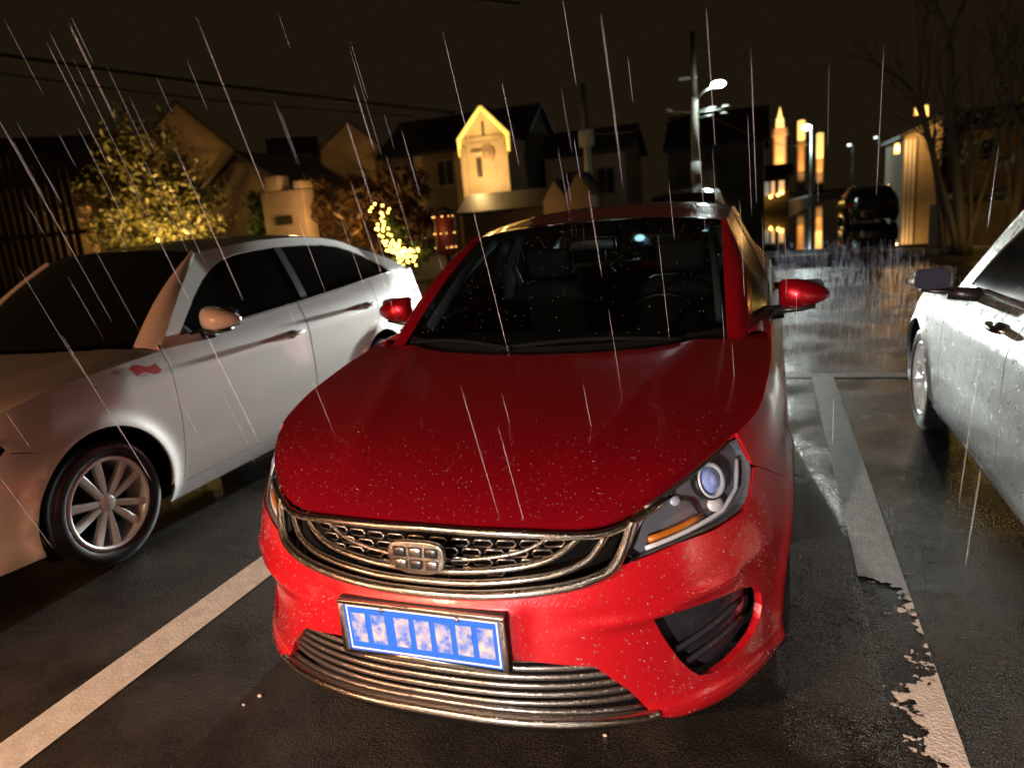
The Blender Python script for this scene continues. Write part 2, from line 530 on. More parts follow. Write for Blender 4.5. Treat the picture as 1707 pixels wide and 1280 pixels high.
def build_body(root, b, paint, P, hood_paint=None, glass='darkglass', full_front=True):
    """everything that all the cars share. P: dict of cabin numbers"""
    hood_paint = hood_paint or paint
    wf, wr = b.wy; R = b.R + .052
    zt = P.get('belt', .03)
    # ---- side panels
    d0, d1, d2 = P['doors']
    top = lambda y: b.zc(y) + zt

    tip = P['tip']; lo = P['lamp_out']
    cre = [(y, b.zc(y)) for y in np.linspace(P['cowl_y'], tip[0] + .05, 12)]
    fend = [tip, lo, (lo[0] + .02, P['bump_z'])]
    fa = [q for q in arch(b, wf, R, 150, -14) if True]
    a_start = [i for i, q in enumerate(fa) if q[1] > .24]
    fend += [q for q in arch(b, wf, R, P.get('arch_a', 118), -8)]
    fend += [(wf + R + .015, .24), (d0 - .04, .24), (d0 - .02, .40), (d0, .62), (d0, top(d0)), (P['cowl_y'], top(P['cowl_y']))] + cre
    patch('front_fender', fend, b.B, paint, root, mirror=True, h=.024)
    g = .006
    D1 = [(d0 + g - .04, .25), (d1 - .02, .25), (d1 - g, .62), (d1 - g, top(d1))] + [(y, top(y)) for y in np.linspace(d1 - .1, d0 + .1, 8)] + [(d0 + g, top(d0)), (d0 + g, .62), (d0 + g - .02, .40)]
    doorA = patch('front_door', D1, b.B, paint, root, mirror=True, h=.04)
    ra = arch(b, wr, R, 190, 128)
    D2 = [(d1 + g - .02, .25), (wr - R - .02, .25)] + [q for q in ra if q[1] > .26] + [(d2, .80), (d2, top(d2))] + [(y, top(y)) for y in np.linspace(d2 - .1, d1 + .1, 8)] + [(d1 + g, top(d1)), (d1 + g, .62)]
    patch('rear_door', D2, b.B, paint, root, mirror=True, h=.04)
    Q = [(d2 + g, .80)] + [q for q in arch(b, wr, R, 126, -8)] + [(wr + R + .02, .22), (b.L - .55, .22), (b.L - .55, top(b.L - .55))] + [(y, top(y)) for y in np.linspace(b.L - .7, d2 + .1, 8)] + [(d2 + g, top(d2))]
    patch('quarter_panel', Q, b.B, paint, root, mirror=True, h=.045)
    S = [(wf + R + .02, .155), (wr - R - .02, .155), (wr - R - .02, .242), (wf + R + .02, .242)]
    patch('sill', S, b.B, paint, root, mirror=True, h=.05)
    T = b.T - b.t0
    e0 = b.L - .545
    rb = [(e0, .22), (2 * T - e0, .22), (2 * T - e0, top(e0)), (e0, top(e0))]
    patch('rear_bumper', rb, b.B, paint, root, h=.07)
    # ---- hood
    K = P['K1']                                        # (sigma,z) of the hood's edge: nose centre .. lamp tip .. along the crease
    k3 = [b.B(a, z) for a, z in K]
    side = [b.B(y, b.zc(y)) for y in np.linspace(tip[0] + .05, P['cowl_y'], 14)]
    half = k3 + side
    cow = P['cowl']                                    # (x,y) points from side to centre
    outl = [(p[0] - .004 * (1 if i > len(k3) - 3 else 0), p[1] + .004) for i, p in enumerate(half)] + cow
    full = outl + [(-x, y) for x, y in outl[::-1] if x > 1e-6]
    edge = np.array(half); edge = np.concatenate([edge, edge * [-1, 1, 1]])
    eg = []
    for a, c in list(zip(half[:-1], half[1:])):
        for j in range(8):
            q = np.array(a) + (np.array(c) - np.array(a)) * j / 8
            eg.append(q)
    eg = np.array(eg); eg2 = eg * [-1, 1, 1]; eg = np.concatenate([eg, eg2])
    dz = P.get('hood_dz', b.zc(1.05) - .905)
    def H(x, y):
        ax = abs(x)
        T_ = .803 + .168 * y - .018 * y * y + dz - P.get('hood_drop', .052) * (ax / .84) ** 2.2
        rx = .30 + .28 * min(max(y - .15, 0) / 1.1, 1)   # two raised lines run from the grille to the pillars
        T_ += .010 * math.exp(-((ax - rx) / .05) ** 2) * sst(.1, .4, y) * P.get('ridge', 1)
        T_ -= .004 * sst(rx, rx + .12, ax) * P.get('ridge', 1)
        dd = (eg[:, 0] - x) ** 2 + (eg[:, 1] - y) ** 2
        d = math.sqrt(dd.min()); sg2 = 2 * (.03 + .45 * d) ** 2
        wt = np.exp(-(dd - d * d) / sg2); ze_ = float((wt * eg[:, 2]).sum() / wt.sum())
        return (x, y, ze_ + (T_ - ze_) * (1 - math.exp(-d / P.get('hood_roll', .085))))
    patch('hood', full, H, hood_paint, root, h=.045)
    # ---- windscreen, roof and pillars
    bc, bk, hc, hk = P['ws']                           # base centre (y,z), base corner (x,y,z), header centre (y,z), header corner (x,y,z)
    def WS(a, t):
        a2 = a * a
        p0 = np.array((bk[0] * a, bc[0] + (bk[1] - bc[0]) * a2, bc[1] + (bk[2] - bc[1]) * a2))
        p1 = np.array((hk[0] * a, hc[0] + (hk[1] - hc[0]) * a2, hc[1] + (hk[2] - hc[1]) * a2))
        p = p0 + (p1 - p0) * t
        return (p[0], p[1] - .025 * math.sin(math.pi * t), p[2] + .018 * math.sin(math.pi * t))
    def grid(name, fn, na, nb_, a0, a1, b0, b1, m, thick=0):
        v = [fn(a0 + (a1 - a0) * i / na, b0 + (b1 - b0) * j / nb_) for j in range(nb_ + 1) for i in range(na + 1)]
        f = [(j * (na + 1) + i, j * (na + 1) + i + 1, (j + 1) * (na + 1) + i + 1, (j + 1) * (na + 1) + i) for j in range(nb_) for i in range(na)]
        return mesh(name, v, f, root, m)
    ws = grid('windshield', WS, 24, 14, -.965, .965, .02, .985, P.get('wsglass', glass))
    grid('windshield_band', lambda a, t: tuple(np.array(WS(a, t)) + np.array((0, .004, -.004))), 24, 2, -1, 1, .93, 1, 'mattblack')
    RL = P['rail']                                     # (y,x,z)
    ry = [q[0] for q in RL]
    xr = lambda y: cr([(q[0], q[1]) for q in RL], y)
    zr = lambda y: cr([(q[0], q[2]) for q in RL], y)
    y1 = RL[-1][0]
    def RF(a, t):
        a2 = a * a
        yh = hc[0] + (hk[1] - hc[0]) * a2
        y = yh + (y1 + P.get('rear_bow', .06) * (1 - a2) - yh) * t
        yy = max(min(y, y1), RL[0][0])
        crown = (hc[1] - hk[2]) * (1 - sst(0, .3, t)) + P['crown'] * sst(0, .3, t)
        return (xr(yy) * a, y, zr(yy) + crown * (1 - abs(a) ** 2.4))
    grid('roof', RF, 24, 20, -1, 1, 0, 1, P.get('roof_paint', hood_paint))
    def G(y, z):
        zb_ = b.zc(y) + zt; xb = b.B(y, zb_)[0] - P.get('foot_in', 0) * (1 - sst(1.35, 1.95, y))
        yy = max(min(y, y1), RL[0][0])
        f = max((z - zb_) / max(zr(yy) - zb_, .1), 0) ** 1.12
        return (xb + (xr(yy) - xb) * f, y, z)
    A0, A1 = P['A']                                    # front edge of the side frame in (y,z)
    C1 = P['C']                                        # foot of the rear pillar (y,z)
    frame = [(y, top(y)) for y in np.linspace(A0[0], C1[0], 14)] + [C1] + [(C1[0] + (y1 - C1[0]) * t, C1[1] + (zr(y1) - .004 - C1[1]) * (t ** .8)) for t in (.33, .66, 1)] + \
        [(y, zr(y) - .002) for y in np.linspace(y1 - .12, A1[0], 10)] + [(A0[0] + (A1[0] - A0[0]) * t, A0[1] + (A1[1] - A0[1]) * t + .02 * math.sin(math.pi * t)) for t in (1, .75, .5, .25, 0)]
    hole = P['DLO']
    patch('side_frame', frame, G, hood_paint, root, holes=[hole], mirror=True, h=.05)
    if P.get('foot_in'):
        for sx in (1, -1):
            v = []; f = []
            for i, y in enumerate(np.linspace(A0[0] - .02, 1.98, 14)):
                p = b.B(y, top(y)); q = G(y, top(y)); v += [(sx * (p[0] + .002), p[1], p[2] - .001), (sx * (p[0] * .5 + q[0] * .5), y, p[2] + .012), (sx * (q[0] - .02), q[1], q[2] + .010)]
                if i:
                    for k in range(2):
                        t = (3 * i - 3 + k, 3 * i + k, 3 * i + k + 1, 3 * i - 2 + k); f.append(t if sx > 0 else t[::-1])
            mesh('door_shoulder', v, f, root, paint)
    bx = P['bpil']
    hA = np.array(hole)
    def clip(lo_, hi_):
        ins = [q for q in resample(hole, .03) if lo_ < q[0] < hi_]
        zt_ = lambda y: max(z for (z) in cross(y)); 
        return ins
    def cross(y):
        zs = []
        n = len(hole)
        for i in range(n):
            (a, c), (a2, c2) = hole[i], hole[(i + 1) % n]
            if (a - y) * (a2 - y) <= 0 and a != a2: zs.append(c + (c2 - c) * (y - a) / (a2 - a))
        return sorted(zs)
    def part_of(lo_, hi_):
        pts_t = [(y, cross(y)[-1] - .003) for y in np.linspace(hi_, lo_, 14)]
        pts_b = [(y, cross(y)[0] + .003) for y in np.linspace(lo_, hi_, 14)]
        return pts_b + pts_t
    ymin, ymax = hA[:, 0].min() + .012, hA[:, 0].max() - .012
    patch('front_window', part_of(ymin, bx - .03), G, P.get('sideglass', 'darkglass'), root, mirror=True, h=.06, off=-.006, flange=0)
    patch('rear_window', part_of(bx + .03, ymax), G, P.get('sideglass', 'darkglass'), root, mirror=True, h=.06, off=-.006, flange=0)
    patch('door_pillar', part_of(bx - .036, bx + .036), G, 'black', root, mirror=True, h=.05, off=-.002)
    for sx in (1, -1):
        v = []; n = 12
        for i in range(n + 1):
            t = -.07 + 1.07 * i / n
            p = np.array(WS(.962, t)); q = np.array(G(A0[0] + (A1[0] - A0[0]) * t, A0[1] + (A1[1] - A0[1]) * t + .02 * math.sin(math.pi * t)))
            for k in range(5):
                s_ = k / 4; r_ = p + (q - p) * s_ + np.array((.35, -.6, .6)) * .022 * math.sin(math.pi * s_)
                v.append((sx * r_[0], r_[1], r_[2]))
        f = [(i * 5 + k, i * 5 + k + 1, (i + 1) * 5 + k + 1, (i + 1) * 5 + k) for i in range(n) for k in range(4)]
        mesh('windshield_pillar', v, [q if sx > 0 else q[::-1] for q in f], root, hood_paint)
    # rear screen and boot lid
    xc = G(C1[0], C1[1])[0]
    def RW(a, t):
        p0 = np.array(RF(a, 1.0)); p1 = np.array((xc * .93 * a, C1[0] + .10 * (1 - a * a), C1[1] + .02))
        return tuple(p0 + (p1 - p0) * t + np.array((0, .02, .02)) * math.sin(math.pi * t))
    grid('rear_screen', RW, 16, 8, -1, 1, 0, 1, P.get('rearglass', glass))
    ze = b.zc(b.L)
    def BL(a, t):
        y = C1[0] + .10 * (1 - a * a) * (1 - t) + (b.L - .10 - .30 * abs(a) ** 3 - C1[0]) * t
        z = C1[1] + .02 * (1 - a * a) + (ze + .04 - C1[1]) * t
        return ((xc + .02) * a, y, z)
    grid('boot_lid', BL, 16, 8, -1, 1, 0, 1, hood_paint)
    # ---- cowl, floor, wheel housings
    cp = [(x, y) for x, y in cow]
    v = []; f = []
    n = 16
    for i in range(n + 1):
        a = -1 + 2 * i / n
        ax = abs(a) * cow[0][0]
        yc = float(np.interp(ax, [q[0] for q in cow[::-1]], [q[1] for q in cow[::-1]]))
        h_ = H(a * cow[0][0], yc)
        e_ = WS(a, .03)
        v += [(h_[0], yc - .01, h_[2] - .012), (a * (cow[0][0] * .5 + bk[0] * .5), (yc + e_[1]) / 2, min(h_[2], e_[2]) - .022), (e_[0], e_[1] + .01, e_[2] - .004)]
    for i in range(n):
        for k in range(2): f.append((i * 3 + k, (i + 1) * 3 + k, (i + 1) * 3 + k + 1, i * 3 + k + 1))
    mesh('cowl', v, f, root, 'mattblack')
    u = MB()
    u.box(-b.W + .14, b.W - .14, .62, b.L - .5, .17, .30)
    u.box(-b.W + .26, b.W - .26, .20 + b.dn * .35, b.L - .35, .20, .52)
    u.box(-b.W + .30, b.W - .30, .62, P['cowl_y'] + .2, .30, .70)
    u.build('underbody', 'mattblack', root)
    for sx in (1, -1):
        for q in b.wy:
            v = []; f = []; n = 20; rr = R + .004
            for i in range(n + 1):
                a = math.radians(-10 + 200 * i / n)
                for x in (b.W - .012, b.W - .30): v.append((sx * x, q + rr * math.cos(a), b.R + rr * math.sin(a)))
            for i in range(n): f.append((i * 2, i * 2 + 1, i * 2 + 3, i * 2 + 2))
            k = len(v); v += [(sx * (b.W - .295), q - rr, .12), (sx * (b.W - .295), q + rr, .12), (sx * (b.W - .295), q + rr, b.R + rr), (sx * (b.W - .295), q - rr, b.R + rr)]
            f.append((k, k + 1, k + 2, k + 3))
            mesh('wheel_housing', v, f, root, 'mattblack')
            wheel_mesh(b.R, .215, root, (sx * (b.W - .125), q, b.R), sx, b.R * .70, 5, P.get('wheel', 'alloy'))
    # ---- handles and belt trim
    for y in P['handles']:
        for sx in (1, -1):
            z = b.zc(y) - P.get('handle_dz', .085)
            p = np.array(b.B(y, z))
            ins = MB().ball((sx * (p[0] - .004), y + .0, z), .055, 14, 8, .35, 1.0, .5).build('handle_recess', 'black', root, True)
            hb = MB()
            pts = [(sx * (p[0] + q), y + d, z + .006) for d, q in ((-.10, .004), (-.085, .022), (-.03, .034), (.04, .034), (.085, .022), (.10, .004))]
            hb.tube(pts, [.010, .014, .015, .015, .014, .010], 8).build('door_handle', P.get('handle_m', paint), root, True)
    for sx in (1, -1):
        tb = MB(); pts = [np.array(b.B(y, top(y) + .002)) for y in np.linspace(A0[0] + .2, C1[0] - .35, 20)]
        tb.tube([(sx * (p[0] + .002), p[1], p[2] + .004) for p in pts], .008, 6).build('belt_trim', P.get('belt_m', 'black'), root, True)
    return WS, G, H, RF

def car_mirror(root, paint, loc, sx, glass=False, sc=1.0, low='black'):
    """wing mirror: shell > (none); foot and glass as sisters"""
    x, y, z = loc
    secs = []
    for t, hw, hh, dz, dy in ((0, .045, .050, 0, .02), (.08, .066, .066, 0, .01), (.40, .070, .066, -.002, 0), (.70, .060, .050, -.006, .012), (.90, .040, .030, -.010, .03), (1.0, .012, .012, -.014, .04)):
        s = []
        for k in range(18):
            a = 2 * math.pi * k / 18
            c, q = math.cos(a), math.sin(a)
            yy = -abs(c) ** .8 * hw * (1 if c > 0 else -.55) if False else (-c * hw if c > 0 else -c * hw * .5)
            s.append((x + sx * t * .215 * sc, y + dy + yy * sc, z + dz + math.copysign(abs(q) ** .8, q) * hh * sc))
        secs.append(s)
    sh = smooth_loft(secs, 'wing_mirror', paint, root, flip=sx < 0)
    secs = []
    for t, hw, hh in ((.0, .05, .016), (.2, .060, .020), (.5, .05, .016), (.72, .025, .010)):
        s = []
        for k in range(12):
            a = 2 * math.pi * k / 12
            s.append((x + sx * t * .215 * sc, y + .02 - math.cos(a) * hw * sc, z - .074 * sc + .012 * t + math.sin(a) * hh * sc))
        secs.append(s)
    smooth_loft(secs, 'mirror_foot', low, root, flip=sx < 0)
    MB().tube([(x - sx * .11, y + .04, z - .10 * sc), (x + sx * .02, y + .03, z - .085 * sc)], [.035, .03], 10).build('mirror_stalk', low, root, True)
    g = MB()
    w_, h_ = .088 * sc, .056 * sc
    cx_ = x + sx * .105 * sc
    v = []
    for k in range(20):
        a = 2 * math.pi * k / 20
        v.append((cx_ + math.copysign(abs(math.cos(a)) ** .45, math.cos(a)) * w_, y + .060 * sc + .004, z + math.copysign(abs(math.sin(a)) ** .45, math.sin(a)) * h_))
    f = [tuple(range(20))] if True else []
    v2 = [(p[0], p[1] - .03, p[2]) for p in v]
    ff = [tuple(range(19, -1, -1)), tuple(range(20, 40))] + [(i, (i + 1) % 20, 20 + (i + 1) % 20, 20 + i) for i in range(20)]
    mesh('mirror_glass', v + v2, ff, root, MT['mglass'], False)
    return sh
MT['mglass'] = mat('mirror_glass', (.020, .022, .036), .25, 0, spec=.05)

# ------------------------------------------------------------------ the ground
MT['asphalt'] = None
def asphalt_mat(name, base, c2, wet, rough_dry=.55, rough_wet=.07, bump_s=.5, pud=.35):
    m = bpy.data.materials.new(name); m.use_nodes = True
    nt = m.node_tree; b = nt.nodes['Principled BSDF']; L = nt.links.new
    tc = nt.nodes.new('ShaderNodeTexCoord')
    def nz(s, d=6, r=.6):
        n = nt.nodes.new('ShaderNodeTexNoise'); n.inputs['Scale'].default_value = s; n.inputs['Detail'].default_value = d; n.inputs['Roughness'].default_value = r
        L(tc.outputs['Object'], n.inputs['Vector']); return n.outputs[0]
    def ramp(src, a, c, v0=0., v1=1.):
        r = nt.nodes.new('ShaderNodeMapRange'); r.inputs[1].default_value = a; r.inputs[2].default_value = c; r.inputs[3].default_value = v0; r.inputs[4].default_value = v1
        L(src, r.inputs[0]); return r.outputs[0]
    mx = nt.nodes.new('ShaderNodeMix'); mx.data_type = 'RGBA'
    mx.inputs[6].default_value = (*base, 1); mx.inputs[7].default_value = (*c2, 1)
    L(ramp(nz(2.2, 8, .7), .38, .62), mx.inputs[0])
    m2 = nt.nodes.new('ShaderNodeMix'); m2.data_type = 'RGBA'; m2.blend_type = 'MULTIPLY'; m2.inputs[0].default_value = .8
    L(mx.outputs[2], m2.inputs[6])
    sp = nt.nodes.new('ShaderNodeCombineColor'); g = ramp(nz(130, 3, .7), .35, .65, .35, 1.7)
    for i in range(3): L(g, sp.inputs[i])
    L(sp.outputs[0], m2.inputs[7]); L(m2.outputs[2], b.inputs['Base Color'])
    pm = ramp(nz(.55, 5, .6), pud, pud + .14)                     # 1 dry, 0 puddle
    L(ramp(pm, 0, 1, rough_wet, rough_dry), b.inputs['Roughness'])
    bp = nt.nodes.new('ShaderNodeBump'); bp.inputs['Distance'].default_value = .004
    L(ramp(pm, 0, 1, .50, bump_s), bp.inputs['Strength'])
    v = nt.nodes.new('ShaderNodeTexVoronoi'); v.inputs['Scale'].default_value = 170; L(tc.outputs['Object'], v.inputs['Vector'])
    L(v.outputs['Distance'], bp.inputs['Height'])
    b2 = nt.nodes.new('ShaderNodeBump'); b2.inputs['Strength'].default_value = .25; b2.inputs['Distance'].default_value = .02
    L(nz(9, 4), b2.inputs['Height']); L(bp.outputs[0], b2.inputs['Normal']); L(b2.outputs[0], b.inputs['Normal'])
    b.inputs['Specular IOR Level'].default_value = wet
    return m
A_ = asphalt_mat('wet_asphalt', (.014, .0125, .0115), (.034, .030, .026), .6, .36, .10, .6, .42)
g = MB(); g.add([(-400, -60, -.012), (400, -60, -.012), (400, 900, -.012), (-400, 900, -.012)], [(0, 1, 2, 3)])
tag(g.build('ground', mat('dark_verge', (.020, .018, .013), .8, noise=(3, (.035, .03, .02)))), kind='structure')
g = MB(); g.add([(-24, -14, 0), (16, -14, 0), (16, 15.2, 0), (-24, 15.2, 0)], [(0, 1, 2, 3)])
tag(g.build('parking_lot', A_), kind='structure')
wm = mat('flood_water', (.012, .012, .010), .025, 0, 0, .9, bump=[('noise', 1.3, .03, .02)])
g = MB(); g.add([(-6.5, 20.2, -.004), (4.6, 18.35, -.004), (60, 300, -.004), (-6.5, 300, -.004)], [(0, 1, 2, 3)])
tag(g.build('flooded_road', wm), kind='structure')
kb = MB(); kb.box(-24, 16, 15.2, 15.42, -.01, .14)
tag(bevel_obj(kb.build('kerb', mat('kerb_stone', (.05, .045, .04), .4)), .02), kind='structure')

def paint_mat(name, col, worn):
    """road paint; worn = list of (y0,y1,amount) where the paint has flaked off"""
    m = bpy.data.materials.new(name); m.use_nodes = True
    nt = m.node_tree; b = nt.nodes['Principled BSDF']; L = nt.links.new
    out = [n for n in nt.nodes if n.type == 'OUTPUT_MATERIAL'][0]
    tc = nt.nodes.new('ShaderNodeTexCoord')
    def nz(s, d=6, r=.6):
        n = nt.nodes.new('ShaderNodeTexNoise'); n.inputs['Scale'].default_value = s; n.inputs['Detail'].default_value = d; n.inputs['Roughness'].default_value = r
        L(tc.outputs['Object'], n.inputs['Vector']); return n.outputs[0]
    r = nt.nodes.new('ShaderNodeValToRGB'); L(nz(14, 8, .7), r.inputs[0])
    r.color_ramp.elements[0].position = .25; r.color_ramp.elements[0].color = (*[c * .62 for c in col], 1)
    r.color_ramp.elements[1].position = .6; r.color_ramp.elements[1].color = (*col, 1)
    L(r.outputs[0], b.inputs['Base Color']); b.inputs['Roughness'].default_value = .4
    bp = nt.nodes.new('ShaderNodeBump'); bp.inputs['Strength'].default_value = .35; bp.inputs['Distance'].default_value = .004
    v = nt.nodes.new('ShaderNodeTexVoronoi'); v.inputs['Scale'].default_value = 110; L(tc.outputs['Object'], v.inputs['Vector']); L(v.outputs['Distance'], bp.inputs['Height']); L(bp.outputs[0], b.inputs['Normal'])
    sx = nt.nodes.new('ShaderNodeSeparateXYZ'); L(tc.outputs['Object'], sx.inputs[0])
    fc = nt.nodes.new('ShaderNodeFloatCurve'); 
    mr = nt.nodes.new('ShaderNodeMapRange'); mr.inputs[1].default_value = -2; mr.inputs[2].default_value = 6
    L(sx.outputs[1], mr.inputs[0]); L(mr.outputs[0], fc.inputs[1])
    c = fc.mapping.curves[0]
    for i, (y, a) in enumerate(worn):
        p = (y + 2) / 8
        if i < 2: c.points[i].location = (p, a)
        else: c.points.new(p, a)
    fc.mapping.update()
    xg = nt.nodes.new('ShaderNodeMath'); xg.operation = 'MULTIPLY_ADD'; xg.inputs[1].default_value = -1.3; xg.inputs[2].default_value = 0.0
    L(sx.outputs[0], xg.inputs[0])
    ad = nt.nodes.new('ShaderNodeMath'); ad.operation = 'ADD'; L(fc.outputs[0], ad.inputs[0]); 
    L(xg.outputs[0], ad.inputs[1])
    gt = nt.nodes.new('ShaderNodeMath'); gt.operation = 'GREATER_THAN'; 
    mixn = nt.nodes.new('ShaderNodeMath'); mixn.operation = 'MULTIPLY_ADD'; mixn.inputs[1].default_value = .35; L(nz(28, 4), mixn.inputs[0])
    n1 = nt.nodes.new('ShaderNodeMath'); n1.operation = 'MULTIPLY'; n1.inputs[1].default_value = .65; L(nz(5.5, 6, .65), n1.inputs[0]); L(n1.outputs[0], mixn.inputs[2])
    L(mixn.outputs[0], gt.inputs[0]); L(ad.outputs[0], gt.inputs[1])
    tr = nt.nodes.new('ShaderNodeBsdfTransparent'); ms = nt.nodes.new('ShaderNodeMixShader')
    L(gt.outputs[0], ms.inputs[0]); L(tr.outputs[0], ms.inputs[1]); L(b.outputs[0], ms.inputs[2]); L(ms.outputs[0], out.inputs[0])
    return m
def line(x0, x1, y0, y1, m, label):
    xc = (x0 + x1) / 2
    g = MB(); n = 24
    g.add([(x - xc, y0 + (y1 - y0) * i / n, 0) for i in range(n + 1) for x in (x0, x1)], [(2 * i, 2 * i + 1, 2 * i + 3, 2 * i + 2) for i in range(n)])
    o = g.build('parking_line', m); o.location = (xc, 0, .004)
    return tag(o, kind='structure')
PM = paint_mat('line_paint', (.56, .53, .49), [(-2, .05), (6, .05)])
PMW = paint_mat('line_paint_worn', (.78, .76, .73), [(-2, .46), (.2, .50), (.62, .47), (.9, .60), (1.22, .60), (1.38, .44), (1.48, .12), (1.95, .20), (2.15, .36), (2.35, .18), (2.6, .05), (6, .05)])
line(-1.465, -1.295, -1.6, 4.69, PM, '')
line(1.15, 1.312, -.6, 4.69, PMW, '')
line(3.77, 3.93, -.6, 4.69, PM, '')
line(-4.06, -3.90, -1.0, 4.69, PM, '')
g = MB(); g.add([(-4.2, 4.69, 0), (4.2, 4.69, 0), (4.2, 4.85, 0), (-4.2, 4.85, 0)], [(0, 1, 2, 3)])
o = g.build('parking_line', PM); o.location = (0, 0, .004); tag(o, kind='structure')

# ------------------------------------------------------------------ the red saloon
red = thing('parked_car', 'glossy red saloon with wide chrome grille and blue number plate, wet with rain', 'car', (0, 0, 0), 0, 'cars in the parking bays')
zbR = [(.30, .80), (.485, .862), (.62, .878), (.8, .905), (1.0, .933), (1.2, .957), (1.4, .978), (1.8, .990), (3.0, 1.012), (4.0, 1.03), (4.68, 1.0)]
rb = Body(.89, 4.68, .8, 2.5, .8, zbR, (.91, 3.58), .318)
S3 = lambda x, y, z: (rb.sig(x, y), z)
sN = -rb.t0
mir = lambda q: (2 * sN - q[0], q[1])
K1 = [S3(*p) for p in ((0, .056, .755), (.25, .07, .750), (.44, .12, .737), (.522, .17, .757), (.611, .25, .800), (.705, .356, .838), (.787, .485, .862))]
K1 = [K1[0]] + [(a, cr(K1, a)) for a in np.linspace(K1[0][0], K1[-1][0], 26)[1:]]
tip = K1[-1]
lampR = [S3(*p) for p in ((.527, .172, .752), (.611, .25, .793), (.705, .356, .831), (.783, .475, .855), (.806, .495, .830), (.808, .495, .777), (.793, .442, .714), (.776, .402, .688), (.706, .30, .676), (.612, .207, .673), (.484, .115, .649))]
lampR = chaikin(lampR + [lampR[0]], 1)[:-1]
P_red = dict(belt=.005, foot_in=.075, hood_dz=.016, hood_drop=.030, hood_roll=.115, doors=(1.52, 2.58, 3.46), lamp=None, tip=tip, lamp_out=S3(.808, .495, .777), bump_z=.765, arch_a=118, cowl_y=1.40, K1=K1,
             cowl=[(.815, 1.40), (.70, 1.30), (.55, 1.20), (.40, 1.12), (.2, 1.065), (0, 1.05)],
             ws=((1.09, .985), (.70, 1.37, 1.0), (2.06, 1.428), (.635, 2.18, 1.382)),
             rail=[(2.18, .637, 1.382), (2.6, .64, 1.428), (3.0, .635, 1.432), (3.4, .61, 1.40), (3.72, .58, 1.33)], crown=.062, roof_paint='red_shaded',
             A=((1.37, .984), (2.12, 1.374)), C=(4.2, 1.045),
             DLO=chaikin([(1.52, 1.008), (1.545, 1.035), (1.85, 1.203), (2.18, 1.348), (2.5, 1.382), (3.0, 1.378), (3.35, 1.33), (3.65, 1.2), (3.80, 1.09), (3.76, 1.06), (3.4, 1.05), (2.6, 1.03), (2.0, 1.015)], 1),
             bpil=2.62, handles=(2.38, 3.22), wsglass='glass', rearglass='glass', sideglass='wetglass')
WSr, Gr, Hr, RFr = build_body(red, rb, 'red', P_red, 'red_shaded')

# bumper cover with openings for the grille, lamps, lower intake and fog pockets
gb = [S3(*p) for p in ((0, .007, .585), (.126, .01, .586), (.26, .03, .596), (.387, .065, .610), (.455, .097, .631), (.480, .114, .645))]
lampb = [S3(*p) for p in ((.612, .207, .669), (.706, .30, .671), (.776, .402, .683), (.795, .442, .710), (.812, .495, .765))]
lg = [S3(*p) for p in ((.545, .126, .240), (.497, .10, .319), (.419, .064, .398), (.221, .013, .428), (0, 0, .435))]
botm = [S3(.852, .543, .245), S3(.788, .391, .190), S3(.70, .264, .192), S3(.61, .18, .212)]
ar = [q for q in arch(rb, .91, rb.R + .052, 118, 188)]
half = gb + lampb + [(rb.sig(.808, .495) + .02, .761)] + ar + botm + lg
out = half + [mir(q) for q in half[::-1]]
fogR = [S3(*p) for p in ((.555, .135, .504), (.66, .22, .500), (.789, .394, .482), (.812, .438, .410), (.801, .415, .338), (.744, .32, .296), (.667, .227, .286), (.627, .189, .336), (.582, .153, .43))]
fogR = chaikin(fogR + [fogR[0]], 1)[:-1]
fogL = [mir(q) for q in fogR[::-1]]
fcx = np.mean([q[0] for q in fogR]); fcz = np.mean([q[1] for q in fogR])
def BB(a, z):
    p = np.array(rb.B(a, z)); t = abs(a - sN)
    # sculpting: shoulder line from the fog pocket inwards, plate platform, sunken pocket
    tf = fcx - sN
    s_ = math.exp(-((z - (.515 + .10 * (t - .56))) / .018) ** 2) * sst(.30, .52, t) * (1 - sst(.80, .95, t)) * .012
    q_ = -.016 * math.exp(-((t - tf) / .20) ** 2 - ((z - fcz) / .11) ** 2)
    pl = .012 * (1 - sst(.22, .30, t)) * sst(.40, .44, z) * (1 - sst(.56, .60, z))
    lip = .018 * math.exp(-((z - .225) / .03) ** 2) * sst(.5, .6, t)
    y = np.interp(a + rb.t0 if a + rb.t0 >= 0 else -(a + rb.t0), rb.t, np.arange(len(rb.t)))
    i = int(min(y, len(rb.t) - 1)); n = np.array((rb.nx[i] * (1 if a >= sN else -1), rb.ny[i], 0))
    return tuple(p + n * (s_ + q_ + pl + lip))
patch('front_bumper', out, BB, 'red', red, holes=[fogR, fogL], h=.028, flange=.022)
for q in (fogR, fogL):
    o = patch('fog_pocket', q, rb.B, 'fog', red, h=.05, off=-.045, flange=0)
    sgn = 1 if q is fogR else -1
    for k, (z0, z1) in enumerate(((.365, .435), (.325, .38))):
        pts = [(sN + sgn * t, z0 + (z1 - z0) * s) for t, s in zip(np.linspace(.60 + .05 * k, .905, 8), np.linspace(0, 1, 8))]
        tube_on(rb, pts, .011, -.028, 6, flat=.5).build('fog_slat', 'fog', o, True)

